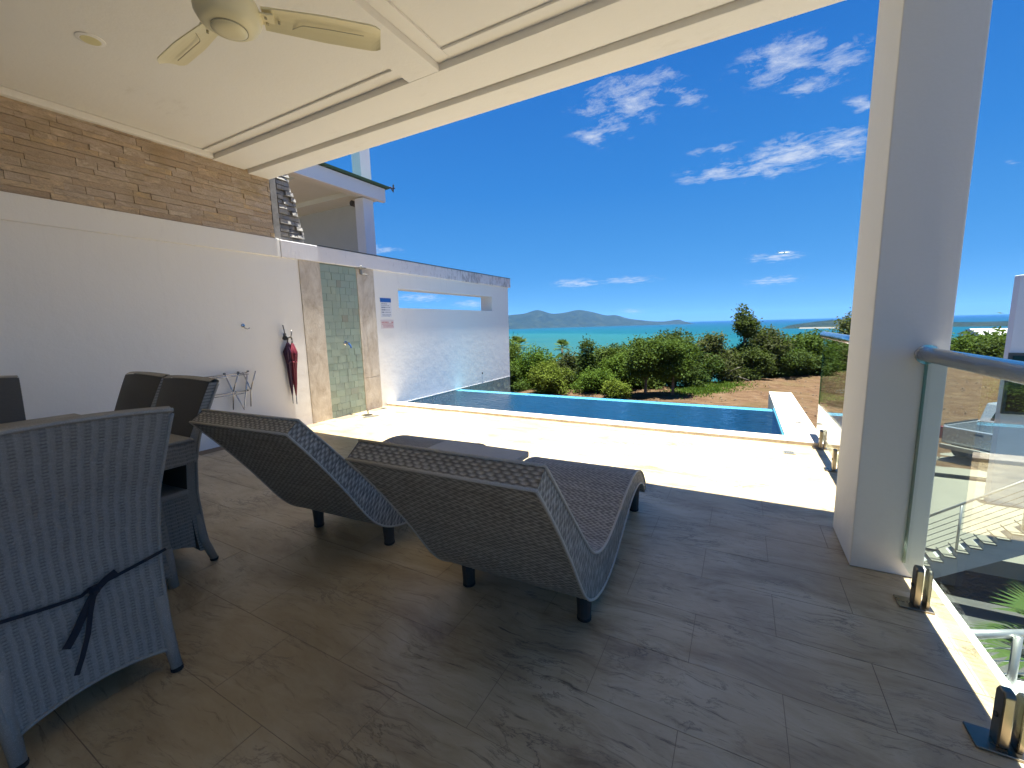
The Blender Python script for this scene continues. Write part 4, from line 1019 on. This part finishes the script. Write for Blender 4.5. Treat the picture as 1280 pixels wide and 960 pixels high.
TR = [ # label, x, y, height, width, leaf kind, shape, count, leaf size
 ('bright green bush against the pool wall end', -13.2, 23.6, 3.5, 4.0, 'bright', 'low', 6500, .10, .1),
 ('yellow-green spreading bush left of the distant palm', -11.0, 23.0, 2.75, 3.4, 'bright', 'low', 5200, .10, .1),
 ('dark green bush tucked low behind the pool wall end', -12.0, 21.6, 1.7, 2.2, 'mid', 'low', 4200, .09, .1),
 ('light green feathery bush above the pool rim', -9.3, 21.6, 1.9, 2.4, 'lime', 'low', 5200, .09, .1),
 ('dark columnar tree standing alone over light green bushes', -8.1, 24.4, 3.1, 1.6, 'dark', 'column', 5200, .10, .1),
 ('light green bush in front of the dark columnar tree', -7.1, 22.4, 1.45, 2.6, 'bright', 'low', 5200, .085, .1),
 ('round mid green bush between columnar tree and leafy trees', -6.9, 26.2, 3.0, 3.4, 'mid', 'round', 5600, .11, .15),
 ('leafy green tree on a bare trunk, left of the trunk pair', -4.35, 22.6, 3.05, 2.9, 'mid', 'round', 6800, .10, .36),
 ('leafy green tree on a bare trunk beside the grass patch', -3.0, 22.9, 3.0, 2.3, 'mid', 'round', 6400, .10, .36),
 ('bright low bush under the pair of leafy trees', -5.6, 21.3, .9, 1.7, 'lime', 'low', 3600, .08, .1),
 ('distant flat-topped tree left of the leafy trees', -7.0, 31.0, 3.9, 4.6, 'mid', 'round', 5600, .13, .2),
 ('dark tree behind the pair of leafy trees', -3.9, 28.0, 3.6, 3.0, 'dark', 'round', 5200, .12, .2),
 ('grey-olive spreading tree left of the tallest tree', -1.7, 30.4, 3.7, 3.6, 'olive', 'low', 7000, .12, .1),
 ('tallest dark tree rising above the sea horizon', .25, 31.6, 4.95, 2.0, 'dark', 'column', 7600, .13, .1),
 ('grey-green tree right of the tallest tree', 1.6, 33.4, 3.6, 3.0, 'olive', 'round', 5600, .13, .15),
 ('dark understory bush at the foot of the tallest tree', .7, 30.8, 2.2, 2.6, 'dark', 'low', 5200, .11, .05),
 ('bright green broad tree at the end of the tree line', 3.9, 36.6, 3.15, 4.6, 'mid', 'round', 7600, .14, .15),
 ('dark low bush at the edge of the dirt lot', 2.5, 33.4, 2.3, 3.2, 'dark', 'low', 5200, .12, .05),
 ('brown-green thorny bush by the glass corner', 5.6, 38.0, 2.9, 3.6, 'brown', 'low', 5600, .13, .08),
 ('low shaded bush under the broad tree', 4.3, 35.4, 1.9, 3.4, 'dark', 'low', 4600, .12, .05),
 ('thin pale tree standing behind the glass corner', 6.3, 41.0, 3.3, 1.8, 'olive', 'column', 2600, .13, .3),
 ('tall rounded tree beside the column, above the handrail', 9.4, 46.0, 5.4, 4.6, 'olive', 'round', 7000, .17, .15),
 ('green bush behind the corner glass panel', 8.1, 40.6, 2.9, 3.8, 'mid', 'low', 5200, .14, .05),
 ('dark bush behind the far handrail next to the column', 10.6, 42.4, 3.0, 4.0, 'dark', 'low', 5200, .15, .05),
 ('broad mid green bush filling the row behind the yellow-green bush', -12.4, 26.6, 3.2, 4.8, 'mid', 'low', 5200, .11, .05),
 ('pale olive bush in the back row left of the columnar tree', -10.2, 26.4, 2.9, 3.8, 'olive', 'low', 4600, .11, .05),
 ('dark bush in the back row directly under the distant palm', -11.6, 29.5, 2.9, 4.2, 'dark', 'low', 4600, .12, .05),
 ('dense mid green bush right behind the columnar tree', -8.4, 27.6, 2.8, 4.0, 'mid', 'low', 5200, .11, .05),
 ('bright bush between the columnar tree and the leafy trees', -6.1, 24.6, 2.2, 2.8, 'bright', 'low', 5200, .10, .05),
 ('dark hedge-like bush behind the grass patch', -2.6, 28.6, 2.5, 3.4, 'dark', 'low', 5200, .11, .05),
 ('low mid green bush shading the trunks of the leafy trees', -5.0, 26.2, 2.4, 3.4, 'mid', 'low', 5200, .11, .05),
 ('olive bush right of the broad tree by the glass corner', 5.0, 39.0, 2.9, 3.6, 'mid', 'low', 5200, .13, .05),
 ('tall mid green bush between tallest tree and broad tree', 2.7, 35.2, 3.1, 3.6, 'mid', 'low', 6200, .13, .05),
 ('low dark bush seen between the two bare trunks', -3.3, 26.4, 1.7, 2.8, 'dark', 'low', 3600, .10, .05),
 ('olive bush right behind the bare dead branch', -.9, 30.6, 2.6, 3.0, 'olive', 'low', 4200, .11, .05),
 ('bushy tree right of the column above the handrail', 18.6, 52.5, 2.1, 5.0, 'mid', 'round', 6200, .2, .1),
 ('dense green tree in the middle of the gap right of the column', 22.5, 56.5, 2.0, 5.5, 'dark', 'low', 6200, .2, .1),
 ('dark thicket bush just above the near handrail', 19.5, 49.6, 1.7, 5.0, 'dark', 'low', 5200, .17, .05),
 ('yellowish tree near the neighbour wall on the right', 25.5, 57.5, 2.2, 5.0, 'bright', 'low', 5600, .2, .1),
 ('low dark bush below the neighbour wall corner', 23.0, 51.5, 1.6, 5.0, 'mid', 'low', 4600, .17, .05),
]
for (lab, x, y, h, w, kind, shape, n, size, trunk) in TR:
    tree('bush' if shape == 'low' else 'tree', lab, 'bush' if shape == 'low' else 'tree', x, y, h, w, kind, shape, int(n*2.0), size*.72, trunk)
# fallen bleached branch at the foot of the tallest tree
bb = MB(); zz0 = float(zground(-.6, 29.4))
bb.tube([(-.9, 29.4, zz0+.1), (-.6, 29.3, zz0+.4), (-.5, 29.3, zz0+.75), (-.65, 29.3, zz0+.95)], [.06, .05, .035, .015], 6)
bb.tube([(-.55, 29.3, zz0+.62), (-.1, 29.2, zz0+.9), (.05, 29.2, zz0+.95)], [.04, .025, .012], 6)
bb.tube([(-.6, 29.3, zz0+.4), (0, 29.2, zz0+.35), (.6, 29.2, zz0+.15)], [.045, .035, .015], 6)
solo('dead_branch', bb, M_deadwood, 'pale bare dead branch at the foot of the tallest tree', 'branch', (-.6, 29.3, zz0), smooth=True)
def fan_palm(name, lab, x, y, h, r, z=None, nfr=26, group=None, cat='palm tree', seed=1):
    rr = random.Random(seed); zg = float(zground(x, y)) if z is None else z
    t = thing(name, (x, y, zg), lab, cat, group)
    tr = MB().tube([(0, 0, 0), (.05, 0, h*.5), (0, 0, h)], [.14, .1, .1], 8) if h > .5 else MB().tube([(0, 0, 0), (0, 0, max(h, .15))], .08, 8)
    part('trunk', tr, M_bark, t, smooth=True, world=False)
    mb = MB()
    for k in range(nfr):
        a = 2*PI*k/nfr+rr.uniform(-.2, .2); el = rr.uniform(-.35, 1.25)
        d = Vector((math.cos(a)*math.cos(el), math.sin(a)*math.cos(el), math.sin(el)))
        st_ = Vector((0, 0, h)); b_ = st_+d*r*.45
        mb.tube([st_, b_], r*.012, 4)
        s_ = d.cross(Vector((0, 0, 1))).normalized(); u_ = s_.cross(d)
        for j in range(-6, 7):
            an = j*.19; dd = (d*math.cos(an)+s_*math.sin(an)+u_*.06*abs(j)/3).normalized()
            tip = b_+dd*r*.58*(1-.02*abs(j))+Vector((0, 0, -.10*r)); mid = b_+dd*r*.32
            wd = dd.cross(u_).normalized()*r*.028
            mb.add([b_, mid+wd, tip, mid-wd], [(0, 1, 2, 3)])
    part('fronds', mb, LEAF['palm'], t, world=False)
fan_palm('palm_tree', 'fan palm with a round head standing out against the sea', -16.8, 42, 8.2, 1.15, seed=2, z=-9.5, group='palms near the pool wall end')
fan_palm('palm_tree', 'fan palm top peeking out next to the pool wall end', -21.3, 40.4, 8.4, 1.5, seed=5, z=-9.5, group='palms near the pool wall end')
fan_palm('palm_plant', 'fan palm plant with thin green fronds below the near handrail', 3.33, 6.1, 2.0, 1.05, z=-4.35, nfr=22, seed=9, cat='palm plant')
fan_palm('palm_tree', 'pale fan palm right of the column beneath the white roof', 24.5, 60, 1.6, 1.3, seed=12, nfr=22)
# green grass patch at the edge of the lot
gp = []
for k in range(9000):
    x = random.gauss(-1.5, .75); yb_ = 26.0+(x+3)*.9; y = yb_+random.gauss(-1.0, 1.1)
    gp.append((x, y))
A = np.array(gp); zA = zground(A[:, 0], A[:, 1]); hgt = .03+.10*rng.random(len(A)); an = rng.random(len(A))*2*PI
wv = np.stack([np.cos(an)*.03, np.sin(an)*.03, 0*an], 1); base = np.stack([A[:, 0], A[:, 1], zA], 1)
tipv = base+np.stack([rng.normal(0, .05, len(A)), rng.normal(0, .05, len(A)), hgt], 1)
qq = np.stack([base-wv, base+wv, tipv+wv*.3, tipv-wv*.3], 1).reshape(-1, 3)
o = bpy.data.objects.new('grass_patch', leaf_mesh('grass_patch', qq, LEAF['bright'])); COL.objects.link(o); o['kind'] = 'stuff'
# the far wood on the slope below: one mass
cen = []; rad = []
for k in range(420):
    y = random.uniform(70, 300); ratio = random.uniform(.26, .52); x = y*ratio
    r = random.uniform(1.4, 2.6); cen.append((x, y, float(zground(x, y))+r*.3)); rad.append(r)
for k in range(160):
    y = random.uniform(34, 90); x = y*random.uniform(-.62, -.2); r = random.uniform(1.2, 2.0); cen.append((x, y, float(zground(x, y))+r*.9)); rad.append(r)
o = bpy.data.objects.new('far_wood', leaf_mesh('far_wood', leaves(cen, 90000, .42, rad, .8, 6), LEAF['mid'])); COL.objects.link(o); o['kind'] = 'stuff'
bl = thing('white_roofed_building', (46, 128, -9), 'low building with a wide white roof among trees far right', 'building')
zb_ = float(zground(46, 128))
part('wall', MB().box(44, 53, 122, 132, zb_, -3.3), M_far_white, bl)
part('roof', MB().prism([(121, -3.29), (133, -3.29), (127, -2.0)], 'x', 43.2, 54), M_shed, bl)

# ------------------------------------------------------------------ islands
def ridge(name, prof, dist_dir, depth, m, seed, zbase=SEA-1):
    """ridge line given as world points (x,y,top z); slopes fall both sides to the sea"""
    P, L = resample(prof, 90); r2 = np.random.default_rng(seed)
    n = 90; k = 25; s = np.linspace(-1, 1, k)
    d = np.array([dist_dir[0], dist_dir[1]]); d = d/np.linalg.norm(d)
    G_ = np.zeros((n, k, 3))
    nz = r2.normal(size=(n, k)); 
    for _ in range(3): nz = (nz+np.roll(nz, 1, 0)+np.roll(nz, -1, 0)+np.roll(nz, 1, 1)+np.roll(nz, -1, 1))/5
    for j in range(k):
        f = (1-abs(s[j]))**1.15
        hgt = (P[:, 2]-zbase)*f*(1+.35*nz[:, j]*(1-f)*3)
        G_[:, j, 0] = P[:, 0]+d[0]*s[j]*depth; G_[:, j, 1] = P[:, 1]+d[1]*s[j]*depth; G_[:, j, 2] = zbase+hgt
    struct(name, MB().surf(G_, None), m, smooth=True)
ridge('far_hills', [(-2480,3838,66.8),(-2312,4180,106.6),(-2210,4358,122.9),(-2110,4516,162.9),(-1998,4679,119.2),(-1884,4832,131.4),(-1778,4963,158.5),(-1660,5101,136.9),(-1513,5261,89.2),(-1410,5367,86.6),(-1286,5487,42.9),(-1159,5603,18.9),(-1029,5716,-0.3),(-897,5826,-6.2),(-736,5953,12.1),(-662,6008,-16.2)], (-0.306,0.952), 620, M_hill, 4)
ridge('headland', [(194,2392,-35.9),(241,2388,-27.5),(301,2381,-19.6),(359,2373,-13.9),(414,2364,-11.8),(520,2343,-14.7),(662,2307,-25.0),(747,2281,-31.7),(825,2254,-32.0),(913,2220,-28.3),(992,2186,-24.9)], (0.195,0.981), 260, M_hill, 9)
ridge('beach', [(217,2139,-40.5),(250,2135,-40.5),(284,2131,-40.5),(318,2126,-40.5),(344,2122,-40.5)], (0.195,0.981), 60, M_sand, 6)

# ------------------------------------------------------------------ neighbour villa, upper left
nv = thing('neighbour_villa', (-9, 7.5, 3), 'white neighbouring villa terrace seen over the garden wall', 'building')
part('fascia_board', MB().box(-8.12, -8.0, 3.0, 8.22, 4.42, 4.74), M_far_white, nv, bevel=.01)
part('roof', MB().hexa([(-14, 3.0, 4.75), (-7.93, 3.0, 4.745), (-7.93, 8.3, 4.745), (-14, 8.3, 4.75)], [(-14, 3.0, 5.2), (-7.93, 3.0, 4.80), (-7.93, 8.3, 4.80), (-14, 8.3, 5.2)]), M_roofgreen, nv)
part('soffit', MB().box(-14, -8.121, 3.0, 8.1, 4.62, 4.70), M_soff, nv)
part('soffit_beam', MB().box(-8.34, -8.122, 3.0, 8.1, 4.44, 4.619), M_soff, nv)
part('soffit_beam', MB().box(-14, -8.35, 7.55, 8.1, 4.50, 4.619), M_soff, nv)
part('soffit_beam', MB().box(-14, -8.35, 6.2, 6.45, 4.54, 4.619), M_soff, nv)
part('end_wall', MB().box(-14, -8.78, 8.1, 8.3, 2.0, 4.50), M_slat, nv)
part('column', MB().box(-8.42, -8.13, 7.60, 7.92, 1.0, 4.419), M_far_white, nv, bevel=.01)
part('post', MB().box(-8.42, -8.13, 7.60, 7.92, 4.805, 7.0), M_far_white, nv, bevel=.01)
part('blind_cable', MB().tube([(-8.62, 7.8, 4.42), (-8.62, 7.8, 2.6)], .012, 6), M_iron, nv)
part('blind_bracket', MB().lathe([(.07, -.05), (.07, .05)], (-8.64, 7.75, 4.38), 12, 'y'), M_iron, nv)
part('roof_bracket', MB().tube([(-7.99, 8.2, 4.76), (-7.93, 8.34, 4.80), (-7.95, 8.45, 4.72), (-7.9, 8.42, 4.88)], .02, 6).tube([(-7.96, 8.3, 4.78), (-7.9, 8.46, 4.8)], .018, 6), M_iron, nv)

# ------------------------------------------------------------------ lower yard on the right: drive, stairs, truck, neighbour wall
struct('driveway', MB().box(2.2, 14, 11.0, 16.2, -3.75, -3.42), M_conc)
struct('lower_yard', MB().box(.92, 16, -3, 10.98, -4.6, -4.33), M_yard_shade)
struct('concrete_slab', MB().box(4.4, 14, 16.4, 23, -3.9, -3.35), M_conc)
sc_ = thing('stair_flight', (3.4, 10.5, -4.3), 'grey concrete outdoor stairs with a stepped side wall below the railing', 'stairs')
run, rise, n = .165, .128, 14
x0, z0 = 3.25, -3.52
poly = [(x0, z0-.38)]
for k in range(n):
    poly += [(x0+k*run, z0+k*rise), (x0+(k+1)*run, z0+k*rise)]
poly += [(x0+n*run, z0+(n-1)*rise-.42)]
part('stringer', MB().prism([(a, b) for a, b in poly], 'y', 10.35, 10.5), M_stair, sc_)
for k in range(n):
    part('tread', MB().box(x0+k*run-.012, x0+(k+1)*run-.004, 10.33, 10.72, z0+k*rise+.001, z0+k*rise+.028), M_conc, sc_)
part('soffit_slab', MB().prism([(x0, z0-.36), (x0+n*run, z0+(n-1)*rise-.4), (x0+n*run, z0+(n-1)*rise-.02), (x0, z0-.05)], 'y', 10.502, 10.71), M_stair, sc_)
rl = thing('stair_railing', (3.4, 10.42, -3.3), 'metal stair railing with thin cables rising along the concrete stairs', 'railing')
def sz(x, h): return z0+(x-x0)/run*rise+h
part('top_tube', MB().tube([(3.28, 10.42, sz(3.28, .93)), (x0+n*run, 10.42, sz(x0+n*run, .93))], .022, 8), M_steel, rl, smooth=True)
for k in range(6):
    h = .18+k*.115; part('cable', MB().tube([(3.28, 10.42, sz(3.28, h)), (x0+n*run, 10.42, sz(x0+n*run, h))], .006, 5), M_drain, rl)
for x in (3.75, 4.55, 5.4): part('post', MB().tube([(x, 10.42, sz(x, -.02)), (x, 10.42, sz(x, .92))], .02, 8), M_steel, rl, smooth=True)
lr = thing('low_railing', (1.7, 4.0, -1.7), 'short steel railing with three wires below the terrace edge', 'railing')
d0, d1 = Vector((1.35, 3.80, -.955)), Vector((2.35, 4.55, -1.13))
part('top_tube', MB().tube([d0, d1], .03, 10), M_steel, lr, smooth=True)
for k, (dz0, dz1) in enumerate(((-.115, -.12), (-.22, -.225), (-.33, -.33))):
    part('wire', MB().tube([d0+Vector((0, 0, dz0)), d1+Vector((0, 0, dz1))], .005, 6), M_steel, lr)
part('post', MB().tube([(1.86, 4.12, -1.02), (1.86, 4.12, -1.70)], .026, 8), M_steel, lr, smooth=True)
lw = solo('low_wall', MB().box(1.62, 3.4, 4.02, 4.22, -4.33, -1.42), M_far_white, 'white topped low wall under the short railing', 'wall', (1.62, 4.1, -4.33), bevel=.01)
nw = thing('neighbour_wall', (6.5, 14.1, -3.4), 'tall white neighbouring wall with a dark window at the right edge', 'wall')
part('wall_face', MB().box(5.62, 10, 14.35, 14.6, -3.42, 2.15), M_far_white, nw, bevel=.01)
wf = part('window', MB().box(5.60, 6.35, 14.30, 14.3495, -1.12, .35), M_alu, nw)
part('pane', MB().box(5.66, 6.29, 14.285, 14.2995, -1.05, .28), M_glassdk, wf)

tk = thing('pickup_truck', (8.03, 19.0, -3.35), 'silver pickup truck parked tail towards the terrace on the lower drive', 'pickup truck', rz=math.radians(-45))
def lp(name, mb, m, par=None, bv=0, sm=False): return part(name, mb, m, par or tk, world=False, bevel=bv, smooth=sm)
bd = MB().box(-.86, .86, -2.3, -2.22, .62, 1.12); lp('tailgate', bd, M_truck, bv=.03)
lp('bed', MB().box(-.90, -.82, -2.215, -.5, .55, 1.14).box(.82, .90, -2.215, -.5, .55, 1.14).box(-.82, .82, -2.21, -.5, .55, .66), M_truck, bv=.02)
lp('cab', MB().prism([(-.495, .5), (1.9, .5), (2.75, .55), (2.8, .95), (1.6, 1.08), (1.0, 1.68), (-.2, 1.70), (-.495, 1.12)], 'x', -.88, .88), M_truck, bv=.05)
lp('rear_window', MB().hexa([(-.62, -.47, 1.18), (.62, -.47, 1.18), (.62, -.45, 1.18), (-.62, -.45, 1.18)], [(-.55, -.262, 1.6), (.55, -.262, 1.6), (.55, -.24, 1.6), (-.55, -.24, 1.6)]), M_glassdk)
lp('side_window', MB().prism([(-.2, 1.14), (1.3, 1.14), (.95, 1.6), (-.1, 1.6)], 'x', -.885, .885), M_glassdk)
lp('bumper', MB().box(-.84, .84, -2.42, -2.31, .42, .56), M_drain, bv=.02)
lp('bed_rail', MB().tube([(-.86, -2.2, 1.17), (-.86, -.6, 1.17)], .025, 6).tube([(.86, -2.2, 1.17), (.86, -.6, 1.17)], .025, 6), M_black)
for s_ in (-1, 1):
    lp('tail_lamp', MB().box(s_*.905-.05 if s_ < 0 else .865, -.855 if s_ < 0 else .955-.0, -2.31, -2.23, .70, 1.08), M_tail)
    for y in (-1.35, 1.75):
        w2 = lp('wheel', MB().lathe([(.30, -.11), (.36, -.09), (.36, .09), (.30, .11)], (s_*.80, y, .36), 20, 'x'), M_black)
        lp('rim', MB().lathe([(.05, -.005), (.2, .0), (.22, .005)], (s_*.80+s_*.112, y, .36), 14, 'x'), M_steel, w2)
lp('handle', MB().box(-.10, .10, -2.312, -2.3005, .98, 1.03), M_black)

# ------------------------------------------------------------------ aeroplane
ap = thing('aeroplane', (59.3, 891, 113.6), 'tiny white aeroplane low in the sky right of centre', 'aeroplane')
ax, ay, az = 59.3, 891, 113.6
part('fuselage', MB().lathe([(.2, -9), (.9, -7), (1.1, -3), (1.1, 4), (.7, 7), (.2, 9)], (ax, ay, az), 14, 'x'), M_plane, ap, smooth=True)
part('wing', MB().hexa([(ax-1, ay-9, az+.6), (ax+1, ay-9, az+.6), (ax+1.6, ay+9, az+.6), (ax-1, ay+9, az+.6)], [(ax-.8, ay-9, az+.9), (ax+.8, ay-9, az+.9), (ax+1.4, ay+9, az+.9), (ax-.8, ay+9, az+.9)]), M_plane, ap)
part('tail_fin', MB().hexa([(ax-8.6, ay-.15, az), (ax-6.4, ay-.15, az), (ax-6.4, ay+.15, az), (ax-8.6, ay+.15, az)], [(ax-9.2, ay-.1, az+3.2), (ax-7.8, ay-.1, az+3.2), (ax-7.8, ay+.1, az+3.2), (ax-9.2, ay+.1, az+3.2)]), M_plane, ap)
part('tailplane', MB().box(ax-9.3, ax-8, ay-3.5, ay+3.5, az+2.9, az+3.1), M_plane, ap)

# ------------------------------------------------------------------ sea haze
hz = MB().box(-15500, 15500, -2600, 15500, SEA-1, 260)
HZ = struct('haze', hz, M_paper, kind='stuff')
hm = bpy.data.materials.new('sea_haze'); hm.use_nodes = True; t_ = hm.node_tree; t_.nodes.clear(); q_ = G(t_)
pv_ = q_.n('ShaderNodeVolumePrincipled'); pv_.inputs['Color'].default_value = (.16, .42, .98, 1); pv_.inputs['Density'].default_value = 0.37e-4
pv_.inputs['Anisotropy'].default_value = 0.0
q_.link(pv_.outputs[0], q_.n('ShaderNodeOutputMaterial').inputs['Volume'])
HZ.data.materials.clear(); HZ.data.materials.append(hm)
